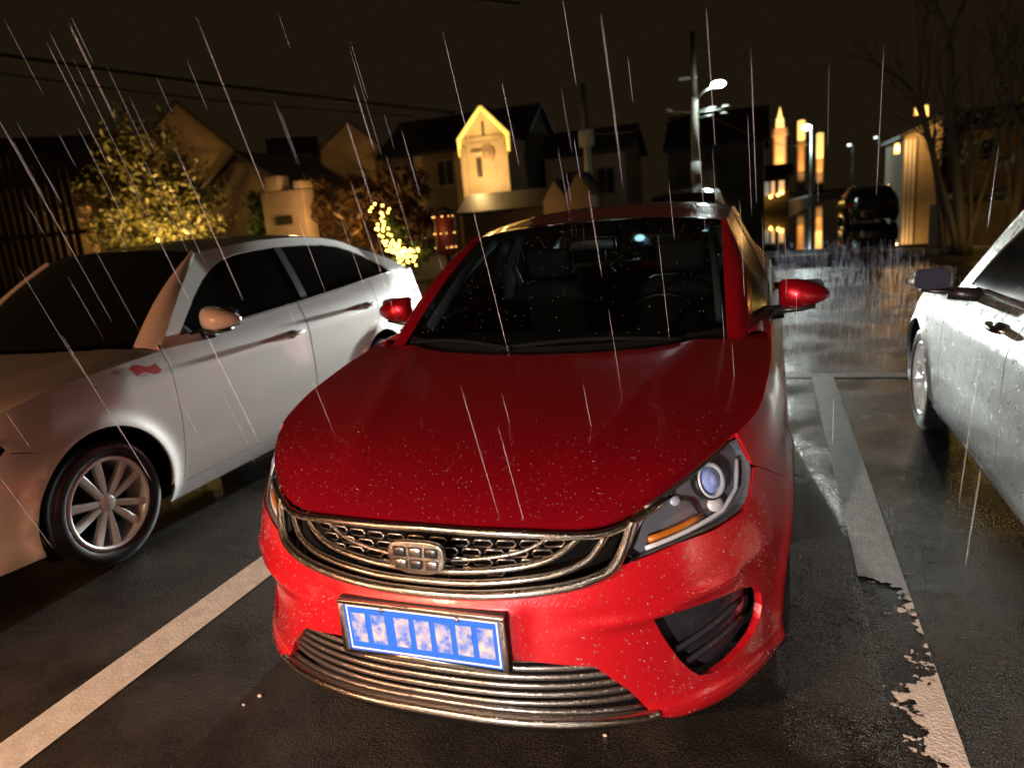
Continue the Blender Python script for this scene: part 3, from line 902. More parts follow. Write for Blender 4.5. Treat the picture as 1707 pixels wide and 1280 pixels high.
# grille: dark backing, hexagon links, chrome bars, emblem
gro = [S3(0, .05, .742), S3(.25, .07, .738), S3(.44, .12, .725), S3(.515, .165, .742)] + [S3(*p) for p in ((.478, .113, .650), (.455, .097, .635), (.387, .065, .614), (.26, .03, .60), (.126, .01, .59), (0, .007, .589))]
grl = [mir(q) for q in gro[::-1]]
grille = patch('grille', gro + grl[1:-1], rb.B, 'mattblack', red, h=.05, off=-.055, flange=0)
lme = None
rows = [.634, .656, .678, .700]
for r_, z in enumerate(rows):
    hwid = float(np.interp(z, [.630, .66, .70, .735], [.20, .31, .36, .38]))
    stp = .062
    n = int(hwid / stp) + 1
    for k in range(-n, n + 1):
        t = (k + .5 * (r_ % 2)) * stp
        if abs(t) > hwid: continue
        p = np.array(rb.B(sN + t, z)); q = np.array(rb.B(sN + t + .002, z)); d = q - p
        if lme is None:
            pts = [(.026, 0, 0), (.019, 0, .009), (-.019, 0, .009), (-.026, 0, 0), (-.019, 0, -.009), (.019, 0, -.009), (.026, 0, 0)]
            lme = MB().tube(pts, .0032, 5, caps=False)
            o = lme.build('grille_link', 'satin', grille, True); lme = o.data
        else:
            o = bpy.data.objects.new('grille_link', lme); COL.objects.link(o); o.parent = grille
        o.location = tuple(p + np.array((0, .030, 0))); o.rotation_euler = (0, 0, math.atan2(d[1], d[0]))
for k in range(4):
    s = 1 - .112 * k; dz = .025 * k
    pts = [S3(.512 * s, .158 * s, .728 if k else .742), S3(.500 * s, .135 * s, .70 + dz * .30)] + [S3(x * s, y * s, z + dz) for x, y, z in ((.478, .113, .650), (.455, .097, .635), (.387, .065, .614), (.26, .03, .60), (.126, .01, .59), (0, .007, .589))]
    pts = chaikin(pts, 2)
    pts = [mir(q) for q in pts] + pts[::-1][1:]
    tube_on(rb, pts, (.0140, .0100, .0095, .006)[k], (.004, -.008, -.016, -.028)[k], 8).build('chrome_bar', 'chrome' if k < 3 else 'satin', grille, True)
top = [(a, z - .014) for a, z in K1 if a < rb.sig(.53, .18)]
wing = [S3(.585, .225, .772)]
tube_on(rb, [mir(q) for q in (top + wing)[::-1]] + (top + wing)[1:], .0105, .002, 8).build('chrome_bar', 'chrome', grille, True)
tube_on(rb, [mir(q) for q in [(a, z + .002) for a, z in top[::-1]]] + [(a, z + .002) for a, z in top[1:]], .006, -.012, 6).build('hood_seal', 'black', grille, True)
sh = []
for k in range(28):
    a = 2 * math.pi * k / 28
    x = math.copysign(abs(math.cos(a)) ** .5, math.cos(a)) * .078
    z = math.copysign(abs(math.sin(a)) ** .55, math.sin(a)) * .044
    if z < 0: x *= 1 - .25 * (z / .042) ** 2
    sh.append((x, z))
em = bevel_obj(MB().prism(sh, -.012, .004).build('emblem', 'chrome', grille), .003, 2)
em.location = (0, .012, .683)
for i in range(3):
    for j in range(2):
        c = (-.043 + .043 * i, .017 - .033 * j)
        gem = [(c[0] - .018 + .002 * j * (2 - i), c[1] - .013), (c[0] + .018 - .002 * j * i, c[1] - .013), (c[0] + .018, c[1] + .013), (c[0] - .018, c[1] + .013)]
        o = bevel_obj(MB().prism(gem, -.017, -.008).build('emblem_gem', 'satin' if (i + j) % 2 else 'black', em), .003, 1)
# lower intake
lo = lg[::-1] + [S3(.30, .04, .240), S3(0, 0, .238)]
lo2 = [mir(q) for q in lo[::-1]]
intake = patch('lower_grille', lg[::-1] + [S3(.52, .11, .235), S3(.30, .03, .235), S3(0, 0, .235)][:2] + [mir(q) for q in ([S3(.30, .03, .235)] + [S3(.52, .11, .235)] + lg)], rb.B, 'mattblack', red, h=.05, off=-.06, flange=0)
for k, z in enumerate((.286, .311, .336, .361, .386, .411)):
    hw_ = float(np.interp(z, [.24, .32, .40, .43], [.60, .535, .455, .26]))
    pts = [(sN + t, z + .012 * (abs(t) / .5) ** 2 * 0) for t in np.linspace(-hw_, hw_, 25)]
    tube_on(rb, pts, .0085, -.020, 8, flat=.7).build('intake_slat', 'satin', intake, True)
for z, of in ((.273, -.012), (.264, .000)):
    tube_on(rb, [(sN + t, z - .016 * (abs(t) / .56) ** 2) for t in np.linspace(-.555, .555, 25)], .0085, of, 8, flat=.9).build('intake_slat', 'satin', intake, True)
tl = rb.sig(.555, .135) - sN
pts = [(sN + t, .240 + .018 * (1 - (abs(t) / tl) ** 2)) for t in np.linspace(-tl, tl, 31)]
tube_on(rb, pts, .0135, .010, 8).build('chrome_lip', 'chrome', red, True)
tube_on(rb, [(sN + t, .205) for t in np.linspace(-tl * 1.12, tl * 1.12, 31)], .02, -.030, 8).build('chin_spoiler', 'mattblack', red, True)

# headlamps
for sx in (1, -1):
    O = lampR if sx > 0 else [mir(q) for q in lampR[::-1]]
    cz = np.mean([q[1] for q in O]); cs = np.mean([q[0] for q in O])
    box = patch('headlamp', O, rb.B, 'lampbox', red, h=.04, off=-.038, flange=-.034)
    def at(t, z, off):
        a = sN + sx * t; p = np.array(rb.B(a, z)); e = 1e-3
        nn = np.cross(np.array(rb.B(a + e, z)) - p, np.array(rb.B(a, z + e)) - p); nn /= np.linalg.norm(nn)
        return p + nn * off, nn
    tP = rb.sig(.715, .345) - sN
    c, nn = at(tP, .782, -.022)
    rot = Vector(nn).to_track_quat('Z', 'Y').to_matrix()
    def ring(r0, r1, d0, d1, n=32):
        v = []; f = []
        for i in range(n):
            a = 2 * math.pi * i / n
            for r_, d in ((r0, d0), (r1, d1), (r1 * .96, d1 + .006), (r0 * .97, d0 + .004)): v.append(tuple(Vector(c) + rot @ Vector((r_ * math.cos(a), r_ * math.sin(a), d))))
        for i in range(n):
            j = (i + 1) % n
            for k in range(4): f.append((i * 4 + k, j * 4 + k, j * 4 + (k + 1) % 4, i * 4 + (k + 1) % 4))
        return v, f
    v, f = ring(.036, .047, .000, .008)
    mesh('lamp_ring', v, f, box, 'reflector')
    v, f = ring(.047, .052, -.020, .004)
    mesh('lamp_bezel', v, f, box, 'black')
    b_ = MB().ball((0, 0, 0), .035, 20, 10, 1, 1, .55)
    b_.v = [tuple(Vector(c) + rot @ Vector(p)) for p in b_.v]
    b_.build('projector', 'projector', box, True)
    for (t_, z_, r_, mm) in ((tP + .005, .722, .026, 'reflector'), (tP - .135, .762, .016, 'reflector')):
        c2, _n = at(t_, z_, -.028)
        b_ = MB().ball((0, 0, 0), r_, 14, 8, 1.1, .8, .5); b_.v = [tuple(Vector(c2) + rot @ Vector(p)) for p in b_.v]
        b_.build('reflector_bowl', mm, box, True)
    for pts_, r_, m_, of in ((((.520, .115), (.553, .15), (.578, .185)), .009, 'reflector', -.012),):
        pp = [sx * 0 + 0 for _ in pts_]
    def bar(pts, r, m_, of, nm='bright_strip'):
        P_ = [(sN + sx * (rb.sig(x, y) - sN), z) for x, y, z in pts]
        tube_on(rb, P_, r, of, 8).build(nm, m_, box, True)
    bar(((.492, .12, .662), (.515, .14, .700), (.540, .175, .742), (.575, .21, .762)), .008, 'reflector', -.018)
    bar(((.56, .165, .690), (.64, .235, .700), (.69, .29, .710)), .008, 'amber', -.022, 'turn_signal')
    bar(((.61, .245, .775), (.655, .30, .752), (.672, .32, .700)), .005, 'black', -.03, 'lamp_divider')
    bar(((.55, .16, .672), (.65, .245, .686), (.74, .345, .700), (.778, .42, .735), (.792, .47, .80)), .006, 'reflector', -.022)
    bar(((.545, .185, .765), (.62, .255, .795), (.70, .35, .828), (.77, .45, .85)), .007, 'black', -.010, 'lamp_brow')
    patch('lamp_cover', O, rb.B, 'lens', box, h=.04, off=-.004, flange=0)

# number plate on its holder
pl = bpy.data.objects.new('number_plate', None); COL.objects.link(pl)
pl.parent = red; pl.location = (0.0, -.016, .482); pl.rotation_euler = (.03, 0, 0)
bevel_obj(MB().box(-.232, .232, .0, .020, -.082, .082).build('plate_holder', 'black', pl), .006)
fr = MB()
for x0, x1, z0, z1 in ((-.230, .230, .068, .080), (-.230, .230, -.080, -.068), (-.230, -.216, -.068, .068), (.216, .230, -.068, .068)):
    fr.box(x0, x1, -.010, .002, z0, z1)
bevel_obj(fr.build('plate_frame', 'chrome', pl), .003)
MB().box(-.216, .216, -.003, .002, -.068, .068).build('plate_face', 'plate_blue', pl)
for x0, x1, z0, z1 in ((-.210, .210, .060, .063), (-.210, .210, -.063, -.060), (-.210, -.207, -.060, .060), (.207, .210, -.060, .060)):
    pass
bd = MB()
for x0, x1, z0, z1 in ((-.210, .210, .060, .063), (-.210, .210, -.063, -.060), (-.210, -.207, -.060, .060), (.207, .210, -.060, .060)):
    bd.box(x0, x1, -.0045, -.002, z0, z1)
bd.build('plate_border', 'plate_white', pl)
random.seed(4)
MT['plate_smudge'] = mat('plate_smudged_print', (.012, .10, .50), .35, noise=(34, (.42, .40, .36)))
for k, x in enumerate((-.178, -.120, -.052, .005, .062, .119, .176)):
    # the characters cannot be read in the photograph: each is only a smudged pale block
    o = MB().box(-.021, .021, -.0045, -.002, -.042, .042).build('plate_character', 'plate_smudge', pl); o.location = (x, 0, 0)
    for v_ in o.data.vertices: v_.co.x += x
    o.location = (0, 0, 0)
for x in (-.105, .105):
    MB().ball((x, -.005, .058), .007, 10, 6, 1, .6, 1).build('plate_screw', 'chrome', pl, True)

# wipers, cabin, mirrors
for x0, y0, x1, y1_ in ((.52, 1.20, -.16, 1.085), (-.10, 1.075, -.62, 1.27)):
    g = MB()
    p = [(x0 + (x1 - x0) * t, y0 + (y1_ - y0) * t + .0, .995 + .018 * math.sin(math.pi * t)) for t in np.linspace(0, 1, 9)]
    g.tube(p, .009, 6); g.build('wiper', 'mattblack', red, True)
sk = [(-.66, 1.55, .93), (-.3, 1.36, .96), (0, 1.32, .965), (.3, 1.36, .96), (.66, 1.55, .93)]
secs = []
for x, y, z in sk:
    secs.append([(x, y, z - .02), (x, y + .30, z), (x, y + .42, z - .03), (x, y + .46, z - .20), (x, y + .30, z - .45), (x, y, z - .4)])
smooth_loft(secs, 'dashboard', 'interior', red)
g = MB(); c = Vector((.36, 1.98, .90)); 
ring_ = [(c.x + .185 * math.cos(a), c.y - .06 * math.sin(a), c.z + .175 * math.sin(a)) for a in np.linspace(0, 2 * math.pi, 33)]
g.tube(ring_, .016, 8, caps=False); g.tube([(c.x - .17, c.y, c.z), (c.x, c.y - .05, c.z - .02), (c.x + .17, c.y, c.z)], .02, 6)
g.build('steering_wheel', 'black', red, True)
def seat(x, y):
    g = MB()
    st = bevel_obj(MB().box(x - .25, x + .25, y - .50, y + .04, .36, .54).build('seat', 'seat', red), .05, 3)
    bk_ = MB(); bk_.prism([(x - .24, .5), (x + .24, .5), (x + .22, 1.02), (x + .16, 1.10), (x - .16, 1.10), (x - .22, 1.02)], y, y + .14)
    o = bevel_obj(bk_.build('seat_back', 'seat', st), .035, 3)
    hr = bevel_obj(MB().box(x - .13, x + .13, y + .04, y + .15, 1.12, 1.28).build('headrest', 'seat', st), .035, 3)
for x in (.37, -.37): seat(x, 2.50)
for x in (.37, -.37): seat(x, 3.40)
bevel_obj(MB().box(-.12, .12, 2.08, 2.11, 1.28, 1.345).build('rear_view_mirror', 'black', red), .012)
for sx in (1, -1):
    for nm_, pp, r_ in (('pillar_trim', [(.64, 1.50, 1.02), (.60, 1.85, 1.22), (.56, 2.20, 1.35)], .028), ('pillar_trim', [(.66, 2.62, .90), (.64, 2.64, 1.15), (.58, 2.66, 1.37)], .05), ('seat_belt', [(.60, 2.60, 1.2), (.50, 2.56, .95), (.40, 2.50, .6)], .018)):
        MB().tube([(sx * a, c, d) for a, c, d in pp], r_, 8, flat=.6).build(nm_, 'trim', red, True)
MB().box(-.66, .66, 1.3, 3.9, .30, .36).build('cabin_floor', 'mattblack', red)
for sx in (1, -1):
    car_mirror(red, 'red_shaded', (sx * .862, 1.76, 1.075), sx, sc=.92)
tag_ = MB()

# rain beads on the front of the red car: real drops, far too many to count
random.seed(11); np.random.seed(11)
g = MB()
def bead(p, n, r):
    q = Vector(n).to_track_quat('Z', 'Y').to_matrix()
    v = []; f = []
    for j in range(3):
        ph = (math.pi / 2) * (1 - j / 2.4); rr_ = r * math.sin(ph) if j else r; zz = r * .7 * math.cos(ph)
        for i in range(6):
            a = 2 * math.pi * i / 6 + j * .5
            v.append(tuple(Vector(p) + q @ Vector((rr_ * math.cos(a), rr_ * math.sin(a), zz))))
    v.append(tuple(Vector(p) + q @ Vector((0, 0, r * .72))))
    for j in range(2):
        for i in range(6): f.append((j * 6 + i, j * 6 + (i + 1) % 6, (j + 1) * 6 + (i + 1) % 6, (j + 1) * 6 + i))
    for i in range(6): f.append((12 + i, 12 + (i + 1) % 6, 18))
    g.add(v, f)
poly = np.array(out)
cnt = 0
while cnt < 900:
    t = random.uniform(-1.05, 1.05); z = random.uniform(.22, .74)
    q = np.array([(sN + t, z)])
    if not inside(out, q)[0] or inside(fogR, q)[0] or inside(fogL, q)[0]: continue
    p = np.array(BB(sN + t, z)); e = 2e-3
    nn = np.cross(np.array(BB(sN + t + e, z)) - p, np.array(BB(sN + t, z + e)) - p); nn /= np.linalg.norm(nn)
    bead(p, nn, random.choice((.0011, .0014, .0017, .0022))); cnt += 1
cnt = 0
while cnt < 620:
    x = random.uniform(-.72, .72); y = .06 + abs(random.gauss(0, .16)) + .42 * abs(x) ** 2
    if y > 1.0: continue
    p = np.array(Hr(x, y)); e = 3e-3
    nn = np.cross(np.array(Hr(x + e, y)) - p, np.array(Hr(x, y + e)) - p); nn /= np.linalg.norm(nn)
    if nn[2] < .2: continue
    bead(p, nn, random.choice((.0009, .0011, .0015))); cnt += 1
for _ in range(170):
    a_, t_ = random.uniform(-.9, .9), random.uniform(.05, .95)
    p = np.array(WSr(a_, t_)); nn = np.cross(np.array(WSr(a_ + .01, t_)) - p, np.array(WSr(a_, t_ + .01)) - p); nn /= np.linalg.norm(nn)
    bead(p, nn, random.choice((.0012, .0016, .0022)))
tag(g.build('rain_drops', 'drop', red, True), kind='stuff')

# ------------------------------------------------------------------ the white saloon on the left
def plain_front(root, b, paint, P, kz):
    """simple nose: bumper with grille opening and lamps"""
    s0 = -b.t0
    mr = lambda q: (2 * s0 - q[0], q[1])
    K = P['K1']; tipq = P['tip']; loq = P['lamp_out']
    li = (K[0][0] + (tipq[0] - K[0][0]) * .50, 0)
    zl = lambda a: cr(K, a)
    lam = [(li[0], zl(li[0]) - .012)] + [(li[0] + (tipq[0] - li[0]) * t, zl(li[0] + (tipq[0] - li[0]) * t) - .008) for t in (.33, .66, .97)] + [loq, (loq[0] - .10, loq[1] - .075), (li[0] + .08, zl(li[0]) - .165), (li[0] - .01, zl(li[0]) - .14)]
    ar_ = arch(b, b.wy[0], b.R + .052, P.get('arch_a', 118), 188)
    gz0 = zl(s0) - .03
    half = [(s0, gz0 - .13), (li[0] - .03, gz0 - .13), (li[0] + .07, zl(li[0]) - .175), (loq[0] - .08, loq[1] - .085), (loq[0] + .012, loq[1] - .01), (loq[0] + .022, P['bump_z'] - .005)] + ar_ + [(b.sig(b.W * .97, .55), .22), (b.sig(b.W * .8, .35), .20), (s0, .20)]
    o_ = half + [mr(q) for q in half[::-1]]
    lowg = [(s0 + .5, .30), (s0 + .42, .40), (s0 - .42, .40), (s0 - .5, .30)]
    patch('front_bumper', o_, b.B, paint, root, holes=[lowg], h=.045, flange=.02)
    patch('lower_grille', lowg, b.B, 'mattblack', root, off=-.03, h=.08, flange=0)
    gq = [(s0, gz0 - .12), (li[0] - .025, gz0 - .12), (li[0] - .012, zl(li[0]) - .02), (s0, gz0 + .015)]
    gg = patch('grille', gq + [mr(q) for q in gq[::-1]], b.B, 'mattblack', root, off=-.03, h=.07, flange=0)
    for k in range(3):
        z = gz0 - .10 + .045 * k
        tube_on(b, [(s0 + t, z) for t in np.linspace(s0 - li[0] + .03, li[0] - s0 - .03, 15)], .008, -.012, 6).build('grille_bar', 'chrome', gg, True)
    for sx in (1, -1):
        O = lam if sx > 0 else [mr(q) for q in lam[::-1]]
        bx_ = patch('headlamp', O, b.B, 'lampbox', root, h=.05, off=-.04, flange=-.036)
        patch('lamp_cover', O, b.B, 'lens', bx_, h=.05, off=-.004, flange=0)
        for t in (.35, .68):
            a = li[0] + (loq[0] - li[0]) * t; a = a if sx > 0 else 2 * s0 - a
            MB().ball(b.B(a, zl(li[0] + (loq[0] - li[0]) * t) - .075), .038, 14, 8).build('reflector_bowl', 'reflector', bx_, True)
    # tail lamps
    T = b.T - b.t0
    for sx in (1, -1):
        q = [(b.L - .62, .93), (b.L - .62, .84), (T - .62, .80), (T - .60, .94)]
        q = [(a if sx > 0 else 2 * T - a, z) for a, z in q]
        patch('tail_lamp', q if sx > 0 else q[::-1], b.B, 'redlens', root, h=.06, off=.006, flange=.012)

white = thing('parked_car', 'wet white saloon with a small red sticker on its front wing and ten-spoke alloy wheels', 'car', (-2.975, 0.0, 0), 0, 'cars in the parking bays')
zbW = [(.28, .76), (.42, .83), (.56, .865), (.85, .915), (1.24, .945), (1.6, .965), (2.5, 1.0), (3.2, 1.035), (3.9, 1.075), (4.74, 1.06)]
wb = Body(.88, 4.74, .75, 2.6, .42, zbW, (.91, 3.56), .318)
W3 = lambda x, y, z: (wb.sig(x, y), z)
K1w = [W3(*p) for p in ((0, .05, .74), (.3, .07, .735), (.5, .13, .755), (.66, .27, .79), (.77, .40, .825))]
K1w = [K1w[0]] + [(a, cr(K1w, a)) for a in np.linspace(K1w[0][0], K1w[-1][0], 20)[1:]]
P_w = dict(belt=.03, doors=(1.40, 2.62, 3.56), tip=K1w[-1], lamp_out=W3(.80, .52, .73), bump_z=.70, arch_a=120, cowl_y=1.42, K1=K1w,
           cowl=[(.80, 1.42), (.68, 1.33), (.5, 1.24), (.25, 1.17), (0, 1.15)],
           ws=((1.20, 1.0), (.69, 1.42, 1.01), (1.90, 1.475), (.60, 2.0, 1.430)),
           rail=[(2.0, .60, 1.430), (2.5, .612, 1.465), (3.0, .605, 1.465), (3.5, .58, 1.42), (3.85, .55, 1.34)], crown=.045,
           A=((1.44, .99), (2.0, 1.42)), C=(4.32, 1.115), roof_paint='white',
           DLO=chaikin([(1.56, 1.005), (1.60, 1.04), (1.86, 1.235), (2.12, 1.365), (2.36, 1.405), (2.87, 1.415), (3.37, 1.385), (3.72, 1.30), (3.90, 1.19), (3.945, 1.125), (3.90, 1.108), (2.86, 1.052), (2.2, 1.025)], 1),
           bpil=2.72, handles=(2.44, 3.40), handle_dz=.145, ridge=.4)
build_body(white, wb, 'white', P_w)
plain_front(white, wb, 'white', P_w, .8)
for sx in (1, -1): car_mirror(white, 'white', (sx * .865, 1.70, 1.075), sx, sc=.98)
stp = []
for i in range(11):                                    # waving flag sticker on the wing
    t = i / 10
    stp.append((1.19 + .155 * t, .865 + .012 * math.sin(6.3 * t)))
for i in range(11):
    t = 1 - i / 10
    stp.append((1.165 + .155 * t, .912 + .010 * math.sin(6.3 * t) - .006 * t))
patch('flag_sticker', stp, wb.B, 'sticker', white, h=.02, off=.009, flange=0)

# ------------------------------------------------------------------ the silver saloon on the right, nose to the back of its bay
silver = thing('parked_car', 'rain-beaded silver saloon seen along its flank, parked facing away', 'car', (2.54, 4.27, 0), math.pi, 'cars in the parking bays')
zbS = [(.28, .72), (.42, .77), (.56, .80), (.85, .835), (1.24, .865), (1.6, .880), (2.5, .91), (3.2, .94), (3.9, .965), (4.6, .95)]
sb = Body(.88, 4.60, .75, 2.6, .7, zbS, (.91, 3.56), .318)
P_s = dict(P_w)
K1s = [W3(*p) for p in ((0, .05, .69), (.3, .07, .685), (.5, .13, .70), (.66, .27, .735), (.77, .40, .766))]
K1s = [K1s[0]] + [(a, cr(K1s, a)) for a in np.linspace(K1s[0][0], K1s[-1][0], 20)[1:]]
P_s.update(tip=K1s[-1], lamp_out=W3(.80, .52, .68), bump_z=.66, K1=K1s, belt=.06, doors=(1.52, 2.58, 3.50), A=((1.46, .95), (2.05, 1.40)), handle_m='chrome', belt_m='chrome', handle_dz=.03,
           DLO=chaikin([(1.62, .965), (1.66, 1.0), (1.90, 1.2), (2.14, 1.34), (2.38, 1.39), (2.87, 1.40), (3.37, 1.37), (3.72, 1.28), (3.90, 1.15), (3.945, 1.06), (3.90, 1.05), (2.86, 1.0), (2.2, .98)], 1), C=(4.25, 1.06), roof_paint='silver', handles=(2.36, 3.30))
build_body(silver, sb, 'silver', P_s)
plain_front(silver, sb, 'silver', P_s, .8)
for sx in (1, -1): car_mirror(silver, 'silver', (sx * .90, 1.80, 1.03), sx, sc=.86)

# ------------------------------------------------------------------ the dark car facing us beyond the red one
suv = thing('parked_car', 'black high-roofed car with lit headlamps facing the bays, behind the red roof', 'car', (-.86, 12.3, 0), 0, 'cars seen beyond the bays')
zbV = [(.28, .86), (.42, .94), (.56, .98), (.85, 1.02), (1.24, 1.06), (1.6, 1.09), (2.5, 1.12), (3.2, 1.14), (3.9, 1.17), (4.6, 1.15)]
vb = Body(.93, 4.62, .7, 2.9, .6, zbV, (.93, 3.60), .36)
V3 = lambda x, y, z: (vb.sig(x, y), z)
K1v = [V3(*p) for p in ((0, .05, .87), (.3, .07, .87), (.55, .14, .88), (.70, .27, .90), (.81, .40, .925))]
K1v = [K1v[0]] + [(a, cr(K1v, a)) for a in np.linspace(K1v[0][0], K1v[-1][0], 18)[1:]]
P_v = dict(P_w)
P_v.update(tip=K1v[-1], lamp_out=V3(.86, .50, .84), bump_z=.80, K1=K1v, doors=(1.50, 2.62, 3.5), cowl=[(.84, 1.42), (.7, 1.33), (.5, 1.24), (.25, 1.17), (0, 1.15)], cowl_y=1.42,
           ws=((1.20, 1.11), (.72, 1.42, 1.12), (1.95, 1.64), (.63, 2.05, 1.60)), rail=[(2.05, .63, 1.60), (2.5, .64, 1.66), (3.0, .635, 1.67), (3.7, .62, 1.64), (4.1, .60, 1.56)], crown=.06,
           A=((1.46, 1.10), (2.05, 1.59)), C=(4.4, 1.22), roof_paint='black_paint',
           DLO=[(1.62, 1.14), (1.95, 1.42), (2.2, 1.57), (2.6, 1.61), (3.2, 1.61), (3.9, 1.56), (4.12, 1.36), (4.15, 1.22), (3.0, 1.19), (2.2, 1.16)])
build_body(suv, vb, 'black_paint', P_v)
plain_front(suv, vb, 'black_paint', P_v, 1)
MT['headlight_on'] = mat('lit_headlamp', (.8, .85, .9), .3, emit=(.75, .95, 1.0), emit_s=22)
for x in (-.62, .60):
    MB().ball((x, .10, .87), .075, 14, 8, 1.3, .6, .8).build('headlight', 'headlight_on', suv, True)
for sx in (1, -1): car_mirror(suv, 'black_paint', (sx * .92, 1.72, 1.22), sx, sc=1.0)

# ------------------------------------------------------------------ houses
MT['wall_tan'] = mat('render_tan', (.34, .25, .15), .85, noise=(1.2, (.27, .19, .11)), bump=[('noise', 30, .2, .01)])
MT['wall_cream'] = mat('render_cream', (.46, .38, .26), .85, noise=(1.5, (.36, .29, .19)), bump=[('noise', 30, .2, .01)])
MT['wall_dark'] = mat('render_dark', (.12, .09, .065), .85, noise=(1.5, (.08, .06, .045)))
MT['roof'] = mat('dark_tiles', (.018, .016, .017), .6, bump=[('noise', 8, .4, .03)])
MT['wood'] = mat('dark_wood', (.035, .026, .018), .7, noise=(14, (.02, .015, .01)))
MT['pane'] = mat('window_glass', (.02, .02, .022), .06, 0, 0, .7)
MT['frame'] = mat('window_frame', (.16, .13, .10), .5)
MT['stone'] = mat('pale_stone', (.50, .38, .27), .8, noise=(3, (.38, .28, .20)), bump=[('noise', 20, .3, .02)])

def window(parent, x0, x1, z0, z1, y, mull=1, lit=None):
    f = MB(); t = .07
    for a in ((x0 - t, x1 + t, z1, z1 + t), (x0 - t, x1 + t, z0 - t, z0), (x0 - t, x0, z0, z1), (x1, x1 + t, z0, z1)):
        f.box(a[0], a[1], y - .08, y + .02, a[2], a[3])
    for i in range(mull):
        xm = x0 + (x1 - x0) * (i + 1) / (mull + 1)
        f.box(xm - .025, xm + .025, y - .06, y, z0, z1)
    fo = f.build('window', 'frame', parent)
    MB().box(x0, x1, y - .03, y + .05, z0, z1).build('pane', lit or 'pane', fo)
    return fo

def roof_slabs(parent, x0, x1, y0, y1, ze, zp, ridge, th=.16, over=.35):
    """pitched roof as two slabs; ridge along 'x' or 'y'"""
    g = MB()
    if ridge == 'y':
        xm = (x0 + x1) / 2; sl = (zp - ze) / (xm - x0)
        for s in (-1, 1):
            xe = xm + s * (xm - x0 + over); zl = ze - sl * over
            g.add([(xm, y0 - over, zp), (xe, y0 - over, zl), (xe, y1 + over, zl), (xm, y1 + over, zp), (xm, y0 - over, zp + th), (xe, y0 - over, zl + th), (xe, y1 + over, zl + th), (xm, y1 + over, zp + th)],
                  [(0, 1, 2, 3), (7, 6, 5, 4), (0, 4, 5, 1), (1, 5, 6, 2), (2, 6, 7, 3), (3, 7, 4, 0)])
    else:
        ym = (y0 + y1) / 2; sl = (zp - ze) / (ym - y0)
        for s in (-1, 1):
            ye = ym + s * (ym - y0 + over); zl = ze - sl * over
            g.add([(x0 - over, ym, zp), (x0 - over, ye, zl), (x1 + over, ye, zl), (x1 + over, ym, zp), (x0 - over, ym, zp + th), (x0 - over, ye, zl + th), (x1 + over, ye, zl + th), (x1 + over, ym, zp + th)],
                  [(0, 1, 2, 3), (7, 6, 5, 4), (0, 4, 5, 1), (1, 5, 6, 2), (2, 6, 7, 3), (3, 7, 4, 0)])
    return g.build('roof', 'roof', parent)

def turn(o, cx, cy, deg):
    a = math.radians(deg); c, q = math.cos(a), math.sin(a)
    o.rotation_euler = (0, 0, a); o.location = (cx - (c * cx - q * cy), cy - (q * cx + c * cy), 0)

def gable_wall(parent, x0, x1, y0, y1, ze, zp, m):
    xm = (x0 + x1) / 2
    return MB().prism([(x0, -.01), (x1, -.01), (x1, ze), (xm, zp), (x0, ze)], y0, y1).build('wall', m, parent)

def box_wall(parent, x0, x1, y0, y1, ze, zp, m):       # ridge along x, gables at the ends
    ym = (y0 + y1) / 2
    v = [(x0, y0, -.01), (x0, y1, -.01), (x0, y1, ze), (x0, ym, zp), (x0, y0, ze), (x1, y0, -.01), (x1, y1, -.01), (x1, y1, ze), (x1, ym, zp), (x1, y0, ze)]
    f = [(0, 4, 3, 2, 1), (5, 6, 7, 8, 9), (0, 5, 9, 4), (1, 2, 7, 6), (4, 9, 8, 3), (3, 8, 7, 2)]
    return MB().add(v, f).build('wall', m, parent)

h = thing('house', 'dark-roofed house with a plain tan gable, leftmost, rising behind the big shrub', 'house', (0, 0, 0))
gable_wall(h, -31.0, -24.8, 30, 40, 5.45, 8.5, 'wall_tan')
roof_slabs(h, -31.0, -24.8, 30, 40, 5.45, 8.5, 'y')
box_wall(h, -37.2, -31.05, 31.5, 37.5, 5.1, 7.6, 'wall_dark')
roof_slabs(h, -37.0, -31.4, 31.5, 37.5, 5.1, 7.6, 'x')
window(h, -28.6, -27.2, 3.1, 4.6, 30, 1)
turn(h, -27.9, 30, 40)
light('yard_glow', 'POINT', (-25.5, 24.5, 4.0), 260, (1.0, .55, .18), .3)  # glow lamps without fixtures, added to brighten the dark house fronts
light('yard_glow', 'POINT', (-20.5, 30.0, 4.0), 130, (1.0, .60, .18), .3)
light('yard_glow', 'POINT', (-14.0, 31.0, 3.0), 40, (1.0, .60, .2), .3)
light('yard_glow', 'POINT', (-7.6, 24.2, 1.6), 32, (1.0, .60, .2), .3)
h = thing('house', 'low black-roofed outbuilding between the big shrub and the pale gate pier', 'house')
gable_wall(h, -23.6, -19.0, 26, 31, 3.6, 5.1, 'wall_dark')
roof_slabs(h, -23.6, -19.0, 26, 31, 3.6, 5.1, 'y')
h = thing('house', 'house with a narrow tan gable and black roof, second from the left', 'house')
gable_wall(h, -22.0, -18.8, 34, 42, 5.7, 7.05, 'wall_tan')
roof_slabs(h, -22.0, -18.8, 34, 42, 5.7, 7.05, 'y', over=.12)
box_wall(h, -24.4, -22.05, 35, 40, 5.6, 6.7, 'wall_dark')
roof_slabs(h, -24.3, -22.2, 35, 40, 5.6, 6.7, 'x')
turn(h, -20.4, 34, 38)
h = thing('house', 'wide dark house with a long black roof behind the glowing gable', 'house')
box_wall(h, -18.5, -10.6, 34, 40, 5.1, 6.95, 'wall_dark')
roof_slabs(h, -18.4, -10.8, 34, 40, 5.1, 6.95, 'x', over=.4)
